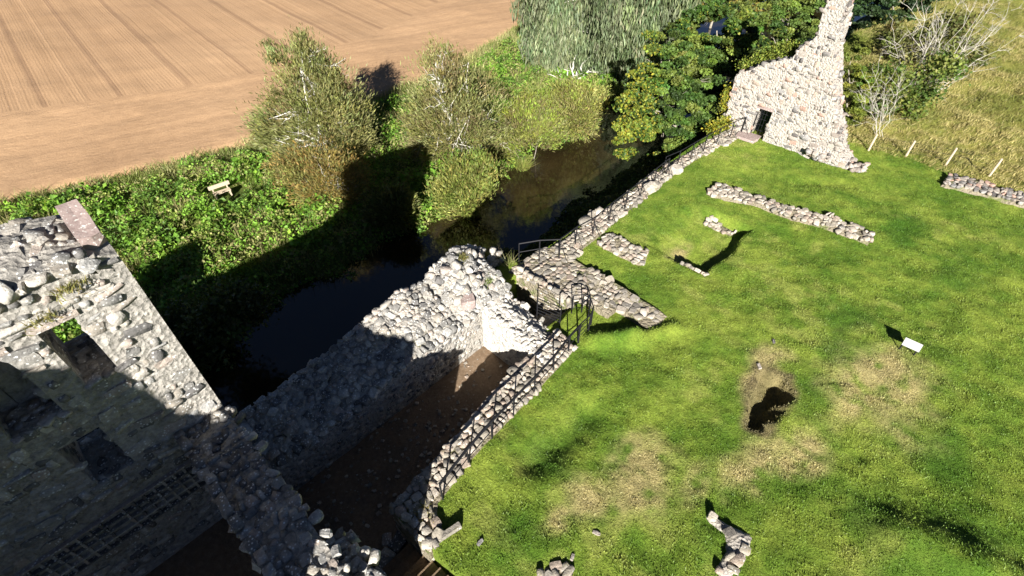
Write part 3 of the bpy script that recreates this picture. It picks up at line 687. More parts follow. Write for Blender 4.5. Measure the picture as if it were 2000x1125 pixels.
# ------------------------------------------------------------------ tall ruin at the end of the lawn
OUT_L = [(-.3, -12.3), (.3, -12.25), (3.2, -12.55), (3.7, -12.1), (4.6, -10.7), (5.15, -9.6), (5.8, -9.45), (6.5, -8.75), (7.7, -8.85), (9.4, -8.6)]
OUT_R = [(-.3, -3.9), (.35, -4.4), (.8, -5.0), (1.4, -5.15), (3.5, -6.1), (5.5, -7.0), (7.0, -7.25), (8.5, -7.5), (9.4, -7.7)]
def r_left(z): return float(np.interp(z, [p[0] for p in OUT_L], [p[1] for p in OUT_L])) + n1(z, 0, 91, 2.6)*.4 + .22
def r_right(z): return float(np.interp(z, [p[0] for p in OUT_R], [p[1] for p in OUT_R])) + n1(z, 5, 92, 2.6)*.4 - .3*float(sstep(.8, 2.5, z))
DOOR = (-10.35, -9.35, -.3, 1.95)
ub = W(33.8, -8.5, 0)
ruin = thing('ruined_gable', ub, 'tall jagged fragment of pink and white wall with a barred doorway', 'ruin')
V_ = []; F_ = []; n0 = 0
zs = np.arange(-.3, 9.3, .3)
for z in zs:
    l, r_, l2, r2 = r_left(z), r_right(z), r_left(z+.3), r_right(z+.3)
    spans = [(l, r_, l2, r2)]
    if z < DOOR[3]-.1: spans = [(l, DOOR[0], l2, DOOR[0]), (DOOR[1], r_, DOOR[1], r2)]
    for (p, q, p2, q2) in spans:
        th = 1.5
        for (aa_, m, zz) in ((33, p, z), (33, q, z), (33+th, q, z), (33+th, p, z), (33, p2, z+.3), (33, q2, z+.3), (33+th, q2, z+.3), (33+th, p2, z+.3)): V_.append(W(aa_, m, zz))
        F_ += [[n0, n0+4, n0+5, n0+1], [n0+1, n0+5, n0+6, n0+2], [n0+2, n0+6, n0+7, n0+3], [n0+3, n0+7, n0+4, n0], [n0+4, n0+7, n0+6, n0+5], [n0, n0+1, n0+2, n0+3]]; n0 += 8
mesh_obj('wall', np.array(V_), F_, M_MORTW, ruin, ub)
out = []
def in_r(u, v):
    m = -12.7+u; z = -.2+v
    if DOOR[0]-.03 < m < DOOR[1]+.03 and z < DOOR[3]+.02: return False
    return r_left(z)-.02 < m < r_right(z)+.02
lay_face(out, W(33, -12.7, -.2), NV, UP, -AV, 9.3, lambda u: 9.6, sw=(.14, .62), sh=(.10, .34), prot=.05, dep=.28, inside=in_r)
for z in np.arange(0, 9.2, .22):                # ragged edges
    for f_ in (r_left, r_right):
        for a in (33.2, 33.6, 34.0, 34.4): add_stone(out, W(a, f_(z)+(.1 if f_ is r_left else -.1)+random.uniform(-.1, .1), z), AV, NV, UP, random.uniform(.25, .5), random.uniform(.15, .42), random.uniform(.15, .3), .3, .2)
for k_ in range(60):                            # spread footing and fallen lumps at the right foot
    m = random.uniform(-6.5, -3.4); a = random.uniform(32.6, 33.6)+max(0, m+5.2)*.3
    add_stone(out, W(a, m, random.uniform(-.02, .22)+max(0, (-m-4.8)*.2)), AV, NV, UP, random.uniform(.2, .55), random.uniform(.2, .45), random.uniform(.15, .3), .6, .3)
finish(ruin, ub, out, M_WARM)
vs, fs = proto(95, .1, .04); mesh_obj('threshold', (vs*np.array([1.4, 1.1, .3]))@np.stack([NV, AV, UP]) + W(32.7, -10.2, .02), fs, M_SLAB, ruin, ub)
mb = MB(); mb.box(W(33.75, (DOOR[0]+DOOR[1])/2, 1.99), AX, (.74, .62, .1)); mb.build('lintel', M_SLAB, ruin, ub)
gb = W(33.35, -9.85, 0)
gt = thing('barred_gate', gb, 'black iron grille standing in the ruin doorway', 'gate')
mb = MB()
for z in (.05, 1.85): mb.tube([W(33.35, -10.3, z), W(33.35, -9.4, z)], .025)
for m in (-10.3, -9.4): mb.tube([W(33.35, m, .05), W(33.35, m, 1.85)], .025)
mb.build('frame', M_IRON, gt, gb)
for k_ in range(1, 5): mb = MB(); mb.tube([W(33.35, -10.3+k_*.18, .05), W(33.35, -10.3+k_*.18, 1.85)], .014); mb.build('bar', M_IRON, gt, gb)
for k_ in range(1, 5): mb = MB(); mb.tube([W(33.35, -10.3, .05+k_*.36), W(33.35, -9.4, .05+k_*.36)], .014); mb.build('bar', M_IRON, gt, gb)

# ------------------------------------------------------------------ iron railings
def railing(label, posts, heights=(.45, .78, 1.08), rads=(.016, .016, .034), stays=None, zs=None, cat='railing'):
    g = lambda p: max(float(ground(np.array(p[0]), np.array(p[1]))), -.05) if len(p) < 3 else p[2]
    pts = [W(p[0], p[1], g(p)) for p in posts]; base = pts[0]
    r_ = thing('railing', base, label, cat)
    for h, rd in zip(heights, rads):
        mb = MB(); mb.tube([p+UP*h for p in pts], rd, 6); mb.build('handrail' if h == heights[-1] else 'rail', M_IRON, r_, base)
    for i, p in enumerate(pts):
        mb = MB(); mb.tube([p-UP*.2, p+UP*heights[-1]], .03, 6); mb.build('post', M_IRON, r_, base)
        if stays is not None:
            mb = MB(); mb.tube([p+UP*.85, p+np.asarray(stays)+UP*.05], .014, 5); mb.build('stay', M_IRON, r_, base)
    return r_
railing('long thin black railing along the lawn edge above the sunken chamber', [(3.55, -6.42), (4.9, -6.68), (6.1, -6.8), (7.3, -6.92), (8.5, -7.0), (9.7, -7.12), (10.85, -7.3), (11.6, -7.38)], heights=(.52, 1.08), rads=(.018, .05))
railing('curved black railing enclosing the top of the stair pit', [(11.62, -7.42), (12.3, -7.42), (12.75, -7.62), (13.05, -8.0), (13.05, -8.35), (12.7, -8.62)], heights=(.3, .55, .8, 1.05), rads=(.014, .014, .014, .026))
railing('black railing spanning the gap on the platform wall above the river', [(13.35, -12.35, .25), (14.1, -11.75, .35), (14.85, -11.15, .3)], heights=(.55, 1.05), rads=(.02, .032))
railing('long black cliff railing with raking stays on the low curtain wall', [(14.9, -11.2, .25), (16.2, -11.25, .2), (17.4, -11.1, .2), (18.9, -11.2, .2), (20.4, -11.25, .2), (21.9, -11.3, .2), (23.4, -11.4, .2), (24.9, -11.5, .15)], stays=NV*.45, heights=(.55, 1.08), rads=(.016, .032))
railing('black cliff railing leading up to the ruin doorway', [(24.95, -11.75, .15), (26.2, -11.55, .1), (27.6, -11.45, .1), (29.0, -11.35, .1), (30.4, -11.2, .1), (31.8, -11.0, .1), (32.9, -10.75, .1)], stays=NV*.45, heights=(.55, 1.05), rads=(.016, .026))
gb = W(11.6, -9.5, 0)
gt = thing('field_gate', gb, 'small black iron bar gate standing open beside the stair pit', 'gate')
p0, p1 = W(11.5, -9.55, .1), W(11.75, -8.5, .1)
for k_ in range(6):
    mb = MB(); mb.tube([p0+UP*(.12+k_*.17), p1+UP*(.12+k_*.17)], .016); mb.build('bar', M_IRON, gt, gb)
for p in (p0, p1): mb = MB(); mb.tube([p-UP*.6, p+UP*1.05], .026); mb.build('post', M_IRON, gt, gb)

# ------------------------------------------------------------------ wire fence posts, sign, bench
def fence_post(px, py, tx, ty, label):
    p = atz(px, py, 0); a, m = an(p); p[2] = float(ground(np.array(a), np.array(m)))
    h = zrow(p[1], ty)-p[2]
    o = MB(); o.tube([(0, 0, -.3), (0, 0, h*.5), (random.uniform(-.02, .02), 0, h)], [.062, .06, .055], 8)
    ob = o.build('fence_post', M_WOODP); ob.location = p
    tag(ob, label, 'fence post', 'wooden fence posts'); return p+np.array([0, 0, h])
tops = [fence_post(1696, 294, 1714, 262, 'pale wooden fence post standing closest to the tall ruin'),
        fence_post(1768, 307, 1787, 275, 'pale wooden fence post second from the tall ruin'),
        fence_post(1845, 325, 1867, 289, 'pale wooden fence post third from the tall ruin, near the foundation end'),
        fence_post(1932, 344, 1960, 310, 'pale wooden fence post fourth from the tall ruin, beside the fence foundation')]
mb = MB()
for h in (.15, .45, .75): mb.tube([t-UP*h for t in tops], .007, 4)
tag(mb.build('fence_wire', M_IRON), 'thin wires strung between the pale wooden fence posts', 'wire')
pole = MB(); p = atz(1640, 270, 0); pole.tube([p, p+np.array([-.35, .3, 1.0])], .03, 6)
tag(pole.build('leaning_stick', M_WOODP), 'thin pale stick leaning against the right edge of the ruin', 'stick')

M_SIGN, nt, b = new_mat('sign_face'); b.inputs['Base Color'].default_value = (.36, .36, .335, 1); b.inputs['Roughness'].default_value = .4
M_SIGN2, nt, b = new_mat('sign_print'); b.inputs['Base Color'].default_value = (.30, .30, .29, 1)
pc = atz(1768, 690, 0); sa, sm = an(pc); sgz = float(ground(np.array(sa), np.array(sm))); pc[2] = sgz
sg = thing('information_board', pc, 'small white tilted information panel standing alone on the lawn', 'sign')
ux = NV*.95 + AV*.05; ux /= np.linalg.norm(ux); vy = AV*.72+UP*.69; vy -= ux*(vy@ux); vy /= np.linalg.norm(vy); nz = np.cross(ux, vy)
if nz[2] < 0: nz = -nz
cen = pc + UP*.45
mb = MB(); mb.box(cen, (ux, vy, nz), (.30, .165, .018)); mb.build('panel', M_SIGN, sg, pc)
for (u, v, w, h) in ((-.04, .02, .15, .035), (.13, -.06, .08, .018), (-.2, .1, .06, .02)):
    mb = MB(); mb.box(cen+ux*u+vy*v+nz*.022, (ux, vy, nz), (w, h, .002)); mb.build('print', M_SIGN2, sg, pc)
for u in (-.25, .25): mb = MB(); q = cen+ux*u-nz*.03; mb.tube([[q[0], q[1], sgz-.1], q], .03, 6); mb.build('leg', M_IRON, sg, pc)

bp0, bp1 = atz(412, 380, -3.6), atz(452, 366, -3.6); bc = (bp0+bp1)/2; ga_, gm_ = an(bc); bz = float(ground(np.array(ga_), np.array(gm_))); bc[2] = bz
bx = bp1-bp0; bx[2] = 0; bl = np.linalg.norm(bx); bx /= bl; by = np.array([-bx[1], bx[0], 0])
bench = thing('bench', bc, 'plain wooden bench in the undergrowth facing the river', 'bench')
mb = MB(); mb.box(bc+UP*.46-by*.22, (bx, by, UP), (bl/2*.8, .19, .03)); mb.build('seat', M_WOODP, bench, bc)
mb = MB(); mb.box(bc+UP*.80+by*.06, (bx, by, UP), (bl/2, .04, .13)); mb.build('backrest', M_WOODP, bench, bc)
for s_ in (-1, 1):
    mb = MB(); mb.box(bc+bx*s_*bl*.34+UP*.22-by*.2, (bx, by, UP), (.04, .18, .23)); mb.build('leg', M_WOODP, bench, bc)
    mb = MB(); mb.box(bc+bx*s_*bl*.34+UP*.4+by*.06, (bx, by, UP), (.04, .035, .41)); mb.build('back_post', M_WOODP, bench, bc)

# ------------------------------------------------------------------ foliage helpers
def unit(v): return v/(np.linalg.norm(v, axis=-1, keepdims=True)+1e-9)
def leaf_mesh(name, cen, size, cols, parent=None, base=None, upb=.5, elong=1.6, hang=None, kind=None, along=None):
    """a cloud of small leaf-shaped quads; each leaf is folded out of two triangles"""
    n = len(cen); nr = unit(RNG.normal(0, 1, (n, 3)) + np.array([0, 0, upb])); nr[:, 2] = np.abs(nr[:, 2])*.8+nr[:, 2]*.2
    t = unit(np.cross(nr, RNG.normal(0, 1, (n, 3))))
    if hang is not None: t = unit(t*(1-hang) + np.array([0, 0, -1.0])*hang); nr = unit(np.cross(t, RNG.normal(0, 1, (n, 3))))
    if along is not None: t = unit(along + RNG.normal(0, .38, (n, 3))); nr = unit(np.cross(t, RNG.normal(0, 1, (n, 3))))
    b_ = np.cross(nr, t); s = np.asarray(size).reshape(-1, 1)*np.ones((n, 1))
    L_ = t*s*elong*.5; B_ = b_*s*.5
    v = np.stack([cen-L_, cen-L_*.1+B_+nr*s*.12, cen+L_, cen-L_*.1-B_+nr*s*.12], 1).reshape(-1, 3)
    f = np.arange(4*n).reshape(-1, 4)
    o = mesh_obj(name, v, f, M_LEAF, parent, base, col=np.repeat(np.clip(cols, .004, 1), 4, 0))
    if kind: o['kind'] = kind
    return o
def mixcols(n, pal, jit=.18):
    p = np.array(pal, float); w = RNG.integers(0, len(p), n); c = p[w]
    return c*np.exp(RNG.normal(0, jit, (n, 1)))*(1+RNG.normal(0, .06, (n, 3)))
def branch_path(p, q, bend=.12, k=4):
    p, q = np.asarray(p, float), np.asarray(q, float); L_ = np.linalg.norm(q-p)
    pts = [p+(q-p)*t for t in np.linspace(0, 1, k+1)]
    for i in range(1, k): pts[i] = pts[i] + RNG.normal(0, bend*L_/2.5, 3)
    return pts
def tree(name, label, cat, base, blobs, pal, nleaf, lsize, bark, trunk_r=.16, limbs=9, upb=.5, elong=1.6, hang=None, group=None, strag=.12, inner=.35, multi=1, twigs=3, tw_r=.022, hollow=.55, tip_pal=None, limb_r=.07, gapk=.40, flat=.7, clumpy=None, feather=False):
    """blobs: list of (x, y, z, rx, ry, rz) lobes of the crown in world space"""
    base = np.asarray(base, float); root = thing(name, base, label, cat, group)
    B = np.array(blobs, float); vol = np.prod(B[:, 3:], 1)**.72; pr = vol/vol.sum()
    top = B[np.argmax(B[:, 2]+B[:, 5])]
    mb = MB(); forks = []
    for s_ in range(multi):
        ft = np.array([top[0], top[1], top[2]]) if multi == 1 else B[RNG.integers(len(B))][:3]
        p0 = base + (RNG.normal(0, .18, 3)*np.array([1, 1, 0]) if multi > 1 else 0)
        path = branch_path(p0-UP*.3, ft, .10, 6); rr = [trunk_r*(1-.8*i/6)/(1 if multi == 1 else 1.5) for i in range(7)]
        mb.tube(path, rr, 7); forks += [(path[i], rr[i]) for i in range(1, 6)]
    mb.build('trunk', bark, root, base, smooth=True)
    lb = MB(); tips = []
    for k_ in range(limbs):
        bl = B[RNG.choice(len(B), p=pr)]; d = unit(RNG.normal(0, 1, 3)); e = bl[:3] + d*bl[3:]*RNG.uniform(.55, .95)
        fp, fr = forks[RNG.integers(len(forks))]
        for _ in range(4):
            f2, r2_ = forks[RNG.integers(len(forks))]
            if np.linalg.norm(f2-e) < np.linalg.norm(fp-e) and f2[2] < e[2]+.5: fp, fr = f2, r2_
        path = branch_path(fp, e, .16, 4); r0 = min(fr*.7, limb_r); lb.tube(path, [r0, r0*.75, r0*.5, r0*.35, r0*.15], 5, False)
        for t_ in range(twigs):
            s0 = path[RNG.integers(1, 4)]; e2 = s0 + unit(unit(e-fp)+RNG.normal(0, .7, 3))*RNG.uniform(.5, 1.3)*min(1.2, bl[3]*.5)
            lb.tube(branch_path(s0, e2, .18, 3), [tw_r, tw_r*.8, tw_r*.5, tw_r*.25], 4, False); tips.append(e2)
        tips.append(e)
    if limbs: lb.build('branches', bark, root, base, smooth=True)
    # leaves: clumps on the shells of the lobes, thinned by noise so that gaps stay open
    ncl = max(12, nleaf//26); w = RNG.choice(len(B), ncl, p=pr); d = unit(RNG.normal(0, 1, (ncl, 3)))
    rad = (hollow + (1-hollow)*RNG.random(ncl)**.5)*np.where(RNG.random(ncl) < inner, RNG.uniform(.3, 1, ncl), 1)
    cc = B[w, :3] + d*B[w, 3:]*rad[:, None]*(1+RNG.normal(0, strag, (ncl, 1)))
    keepc = fbm(cc[:, 0]*.9+cc[:, 2]*.5, cc[:, 1]*.9-cc[:, 2]*.4, 3) > gapk
    cc = cc[keepc]; ncl = len(cc)
    crad = RNG.uniform(.16, .42, ncl)*np.clip(B[w[keepc], 3], .5, 2)**.5
    li = RNG.integers(0, ncl, nleaf); off = RNG.normal(0, 1, (nleaf, 3))*np.array([1, 1, flat if hang is None else 1.6])
    cen = cc[li] + off*crad[li][:, None]
    if clumpy:
        ncl = max(30, int(nleaf/130)); w = RNG.choice(len(B), ncl, p=pr); d = unit(RNG.normal(0, 1, (ncl, 3))+np.array([0, -.25, .35]))
        cc = B[w, :3] + d*B[w, 3:]*RNG.uniform(.6, 1.08, (ncl, 1)); crad = RNG.uniform(.35, .75, ncl)*clumpy
        li = RNG.integers(0, ncl, nleaf); e_ = unit(RNG.normal(0, 1, (nleaf, 3))+np.array([0, 0, .55]))*RNG.uniform(.55, 1.05, (nleaf, 1))
        cen = cc[li] + e_*crad[li][:, None]*np.array([1, 1, .5])
    ccol = mixcols(ncl, pal, .22); c = ccol[li]*np.exp(RNG.normal(0, .16, (nleaf, 1)))
    if tip_pal is not None:
        tp = mixcols(nleaf, tip_pal[0], .2); wgt = tip_pal[1](cen)*RNG.random(nleaf); c = np.where((wgt > .42)[:, None], tp, c)
    g_ = cen[:, 2] > ground(cen@AV, cen@NV)+.02
    al = None
    if feather:
        al = unit(unit(cen-(base+UP*.8))+np.array([0, 0, .25]))[g_]
    leaf_mesh('crown', cen[g_], (lsize*RNG.uniform(.7, 1.35, nleaf))[g_], c[g_], root, base, upb, elong, hang, along=al)
    return root
def px_base(px, py, zg): 
    p = atz(px, py, zg); a, m = an(p); p[2] = float(ground(np.array(a), np.array(m))); return p
def lobe(base, px, py, rpx, dy=0.0, rz=None, ry=None):
    """lobe of a crown that stands dy metres behind its base and shows at a pixel with a given pixel radius"""
    y = base[1]+dy; z = zrow(y, py); d = depth((0, y, z)); r = rpx*d/FPX
    return ((px-1000)*d/FPX, y, z, r, ry or r*.95, rz or r*.9)

OLIVE = [(.17, .175, .055), (.22, .22, .085), (.13, .145, .042), (.25, .245, .10), (.19, .185, .055)]
b0 = px_base(648, 305, -4)
tree('pale_willow_tree', 'loose olive willow with pale forked limbs standing beside the ploughed field', 'tree', b0,
     [lobe(b0, 590, 110, 42), lobe(b0, 545, 105, 26), lobe(b0, 650, 130, 45), lobe(b0, 600, 180, 72), lobe(b0, 560, 240, 68), lobe(b0, 660, 215, 60), lobe(b0, 620, 285, 78, -.4), lobe(b0, 690, 280, 45), lobe(b0, 520, 250, 36)],
     OLIVE, 44000, .058, M_PALE, .26, 34, limb_r=.13, gapk=.46, feather=True, elong=5.5, twigs=5, hollow=.35, tw_r=.03)
b0 = px_base(895, 300, -4)
tree('spreading_willow', 'wide olive grey willow bush with a fan of bare pale branches', 'tree', b0,
     [lobe(b0, 850, 115, 36), lobe(b0, 915, 120, 34), lobe(b0, 880, 175, 75), lobe(b0, 830, 225, 50), lobe(b0, 935, 215, 62), lobe(b0, 880, 265, 85), lobe(b0, 965, 265, 45), lobe(b0, 830, 290, 45)],
     OLIVE+[(.19, .155, .07)], 38000, .056, M_PALE, .22, 34, limb_r=.12, gapk=.45, feather=True, multi=5, elong=5.5, twigs=5, hollow=.35, tw_r=.03)
b0 = px_base(645, 395, -4)
tree('orange_bush', 'low orange brown bush with pale arching stems below the field willow', 'bush', b0,
     [lobe(b0, 640, 335, 55), lobe(b0, 570, 325, 40), lobe(b0, 690, 345, 34), lobe(b0, 610, 380, 40), lobe(b0, 665, 385, 36)],
     [(.24, .18, .055), (.20, .18, .06), (.26, .17, .05), (.17, .17, .05)], 18000, .055, M_PALE, .08, 14, feather=True, multi=5, elong=4.5, twigs=3, hollow=.4)
b0 = px_base(1030, 300, -4.5)
tree('river_bush', 'dense olive bush with lime shoots overhanging the brown water', 'bush', b0,
     [lobe(b0, 1010, 230, 45), lobe(b0, 1050, 210, 40), lobe(b0, 1000, 275, 42), lobe(b0, 1060, 255, 40), lobe(b0, 970, 300, 34)],
     [(.15, .165, .04), (.21, .225, .055), (.18, .165, .065), (.21, .26, .04)], 20000, .07, M_BARK, .07, 8, feather=True, multi=4, elong=4, hollow=.4)
b0 = px_base(1125, 255, -4.5)
tree('river_bush', 'yellowish bush at the river bend in front of the bleached dead branch', 'bush', b0,
     [lobe(b0, 1110, 200, 44), lobe(b0, 1150, 195, 34), lobe(b0, 1130, 235, 38), lobe(b0, 1085, 225, 32)],
     [(.20, .20, .055), (.26, .23, .085), (.17, .17, .05), (.22, .25, .05)], 16000, .075, M_BARK, .07, 6, feather=True, multi=4, elong=4, hollow=.4)
b0 = px_base(912, 412, -4.7)
tree('river_bush', 'leafy yellow green bush at the waterside, sunlit beside the tower shadow', 'bush', b0,
     [lobe(b0, 895, 345, 32), lobe(b0, 935, 320, 30), lobe(b0, 902, 385, 28), lobe(b0, 935, 360, 24), lobe(b0, 880, 415, 20), lobe(b0, 868, 375, 24), lobe(b0, 955, 345, 20), lobe(b0, 915, 410, 15)],
     [(.14, .18, .035), (.22, .225, .055), (.11, .14, .028), (.25, .24, .07)], 20000, .07, M_BARK, .06, 6, multi=4, hollow=.3, feather=True, elong=4, gapk=.45)
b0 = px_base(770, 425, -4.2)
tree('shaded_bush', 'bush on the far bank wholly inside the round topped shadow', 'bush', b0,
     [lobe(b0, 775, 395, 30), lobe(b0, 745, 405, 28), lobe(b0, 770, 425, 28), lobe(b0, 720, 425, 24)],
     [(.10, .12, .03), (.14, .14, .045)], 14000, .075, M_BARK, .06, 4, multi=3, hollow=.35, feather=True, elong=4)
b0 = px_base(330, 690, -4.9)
tree('shaded_bush', 'bush with shade put into its leaf colours overhanging the river right behind the tower corner', 'bush', b0,
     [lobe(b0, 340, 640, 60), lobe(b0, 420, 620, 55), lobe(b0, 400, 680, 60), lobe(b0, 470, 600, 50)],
     [(.05, .075, .02), (.07, .085, .025)], 9000, .15, M_BARK, .06, 4, multi=3, hollow=.4)  # leaf colours darkened to carry the tower's shade
b0 = px_base(1190, 130, -4)
tree('weeping_willow', 'huge grey green willow with hanging strands beyond the river bend', 'tree', b0,
     [lobe(b0, 1180, -40, 120), lobe(b0, 1075, 20, 62), lobe(b0, 1110, 75, 62), lobe(b0, 1180, 60, 80), lobe(b0, 1255, 40, 80), lobe(b0, 1225, 100, 62), lobe(b0, 1300, 0, 60), lobe(b0, 1060, 75, 42, -.8), lobe(b0, 1290, 80, 42, -1), lobe(b0, 1150, 105, 42, -1.2), lobe(b0, 1130, 35, 40, -1.5), lobe(b0, 1205, 25, 42, -1.8), lobe(b0, 1265, 70, 38, -1.5), lobe(b0, 1095, 115, 30, -.8), lobe(b0, 1195, 125, 30, -1)],
     [(.135, .175, .08), (.18, .215, .11), (.095, .13, .058), (.20, .23, .13)], 95000, .11, M_PALE, .5, 26, hang=.72, elong=5.5, twigs=3, hollow=.72, inner=.12, gapk=.49, limb_r=.16)
SYC = [(.06, .115, .02), (.095, .15, .026), (.14, .185, .034), (.04, .075, .014)]
YEL = ([(.24, .25, .03), (.21, .245, .035), (.26, .23, .03), (.17, .22, .025)], None)
b0 = px_base(1345, 285, -2.5); lx = (1210-1000)/1000.0
tree('sycamore_tree', 'leafy sycamore with yellowing left edge leaning out over the water', 'tree', b0,
     [lobe(b0, 1290, 110, 55), lobe(b0, 1340, 150, 60), lobe(b0, 1250, 165, 42), lobe(b0, 1285, 200, 62), lobe(b0, 1345, 225, 55), lobe(b0, 1235, 250, 38, -.5), lobe(b0, 1300, 265, 55, -.8), lobe(b0, 1225, 205, 26, -.4), lobe(b0, 1225, 285, 24, -.8), lobe(b0, 1355, 275, 36)],
     SYC, 34000, .15, M_BARK, .2, 16, clumpy=.8, upb=.9, elong=1.3, twigs=2, tip_pal=(YEL[0], lambda c: sstep(.38, .20, c[:, 0]/np.maximum(c[:, 1]*CP-(c[:, 2]-CAM_H)*SP, 1))))
b0 = px_base(1420, 165, -2)
tree('sycamore_tree', 'dense dark green sycamore right behind the left edge of the ruin', 'tree', b0,
     [lobe(b0, 1400, 60, 62), lobe(b0, 1355, 110, 50), lobe(b0, 1430, 115, 55), lobe(b0, 1375, 165, 45), lobe(b0, 1460, 70, 55), lobe(b0, 1400, 150, 45), lobe(b0, 1340, 65, 40)],
     SYC, 26000, .18, M_BARK, .22, 10, clumpy=1.0, upb=.9, elong=1.3, tip_pal=(YEL[0], lambda c: .45*(c[:, 2] > 2)))
b0 = px_base(1550, 110, -2)
tree('sycamore_tree', 'green tree showing between the ruin spire and the dark sycamore', 'tree', b0,
     [lobe(b0, 1540, 40, 55), lobe(b0, 1500, 70, 45), lobe(b0, 1575, 80, 40), lobe(b0, 1530, 105, 35), lobe(b0, 1480, 30, 45)],
     [(.08, .13, .025), (.12, .165, .03), (.15, .18, .035)], 16000, .18, M_BARK, .2, 6, clumpy=1.0, upb=.9, elong=1.3)
b0 = px_base(1400, 20, -3)
tree('tall_tree', 'yellow flecked tree behind the dark sycamore and the weeping willow', 'tree', b0,
     [lobe(b0, 1380, -30, 55), lobe(b0, 1440, 0, 55), lobe(b0, 1350, 20, 40), lobe(b0, 1500, -20, 60)],
     [(.09, .10, .02), (.17, .14, .03), (.06, .085, .02)], 12000, .26, M_BARK, .2, 6, clumpy=1.3, upb=.8, elong=1.3)
b0 = px_base(1600, -20, -3)
tree('tall_tree', 'deep green tree far behind the top of the ruin spire', 'tree', b0,
     [lobe(b0, 1560, -60, 60), lobe(b0, 1620, -30, 60), lobe(b0, 1580, 0, 45)],
     [(.035, .06, .015), (.05, .08, .018)], 9000, .3, M_BARK, .2, 3, upb=.8, elong=1.3)
b0 = px_base(1740, 60, -.5)
tree('dark_shrub', 'dark glossy evergreen shrub beyond the spire at the hillside edge', 'shrub', b0,
     [lobe(b0, 1730, 15, 42), lobe(b0, 1690, 30, 32), lobe(b0, 1775, 5, 34), lobe(b0, 1740, -25, 45), lobe(b0, 1800, -25, 40)],
     [(.030, .060, .018), (.045, .080, .024), (.022, .045, .014)], 12000, .2, M_BARK, .12, 3, clumpy=1.0, upb=.8, elong=1.3)
b0 = px_base(1672, 235, 0)
tree('yellow_green_shrub', 'upright yellow green shrub growing against the right side of the ruin', 'shrub', b0,
     [lobe(b0, 1665, 110, 26), lobe(b0, 1668, 150, 30), lobe(b0, 1665, 190, 32), lobe(b0, 1660, 225, 26), lobe(b0, 1685, 165, 24)],
     [(.125, .155, .022), (.155, .18, .028), (.09, .12, .02)], 11000, .11, M_BARK, .08, 4, clumpy=.5, upb=.6, elong=1.4)
b0 = px_base(1760, 225, 0)
tree('bramble_bush', 'leafy green bush growing round the pale bare stems', 'shrub', b0,
     [lobe(b0, 1740, 165, 36), lobe(b0, 1790, 175, 34), lobe(b0, 1770, 205, 32), lobe(b0, 1720, 200, 26), lobe(b0, 1840, 130, 32), lobe(b0, 1710, 150, 24)],
     [(.09, .135, .022), (.125, .16, .03), (.06, .10, .018), (.16, .17, .04)], 8500, .15, M_BARK, .05, 5, multi=3, upb=.6, elong=1.4)
b0 = px_base(1850, 120, 0)
tree('olive_bush', 'thin olive bush behind the pale bare stems on the hillside', 'shrub', b0,
     [lobe(b0, 1850, 70, 45), lobe(b0, 1790, 95, 36), lobe(b0, 1885, 110, 34), lobe(b0, 1760, 60, 30)],
     [(.14, .15, .04), (.17, .16, .06), (.11, .125, .03)], 6500, .17, M_BARK, .06, 6, multi=4, elong=1.8)
# bare pale shrubs
def bare_shrub(label, px, py, targets, r0=.03):
    b0 = px_base(px, py, 0); root = thing('bare_shrub', b0, label, 'shrub')
    for (tx, ty, dy) in targets:
        y = b0[1]+dy; z = zrow(y, ty); d = depth((0, y, z)); e = np.array([(tx-1000)*d/FPX, y, z])
        mb = MB(); path = branch_path(b0+RNG.normal(0, .15, 3)*np.array([1, 1, 0])-UP*.1, e, .09, 6); mb.tube(path, [r0*(1-.13*i) for i in range(7)], 5, False)
        for k_ in range(12):
            s0 = path[RNG.integers(2, 7)]; e2 = s0+unit(unit(e-b0)+RNG.normal(0, .5, 3))*RNG.uniform(.5, 1.5)
            q = branch_path(s0, e2, .14, 3); mb.tube(q, [r0*.42, r0*.34, r0*.25, r0*.14], 4, False)
            for _ in range(2):
                e3 = q[2]+unit(e2-s0+RNG.normal(0, .5, 3))*RNG.uniform(.3, .8); mb.tube(branch_path(q[2], e3, .12, 2), [r0*.25, r0*.18, r0*.1], 3, False)
        mb.build('stem', M_TWIG, root, b0, smooth=True)
bare_shrub('bare white stemmed shrub rising behind the first two fence posts', 1722, 258, [(1700, 175, .3), (1730, 165, .5), (1745, 190, 0), (1690, 200, 0), (1710, 150, .8), (1755, 170, .6)], .024)
bare_shrub('tall fan of bare white stems spreading over the hillside', 1795, 195, [(1780, 20, 1.5), (1830, 0, 2), (1870, 10, 2), (1920, 20, 2), (1960, 40, 1.5), (1990, 70, 1), (1760, 90, .5), (1850, 120, .5), (1900, 140, .3), (1940, 5, 3), (1800, 5, 1.8), (1850, 15, 2.4), (1895, 25, 1.6), (1935, 60, 1.2), (1975, 20, 2.5), (1815, 60, 1), (1745, 60, 1)], .032)
# bleached dead branch on the bank
b0 = px_base(1118, 160, -4.2); root = thing('dead_branch', b0, 'bleached fallen dead branch at the foot of the weeping willow', 'branch')
mb = MB()
for (tx, ty) in ((1085, 150), (1100, 135), (1118, 118), (1140, 122), (1150, 140), (1128, 132), (1095, 158)):
    d = depth(b0); z = zrow(b0[1]+.4, ty); e = np.array([(tx-1000)*d/FPX, b0[1]+.4, max(z, b0[2]+.3)]); pth = branch_path(b0, e, .15, 4); mb.tube(pth, [.13, .11, .09, .06, .03], 5, False)
    for k_ in range(3): s0 = pth[RNG.integers(2, 5)]; mb.tube(branch_path(s0, s0+unit(e-b0+RNG.normal(0, 1, 3))*.9, .1, 2), [.05, .04, .015], 4, False)
mb.build('limbs', M_PALE, root, b0, smooth=True)
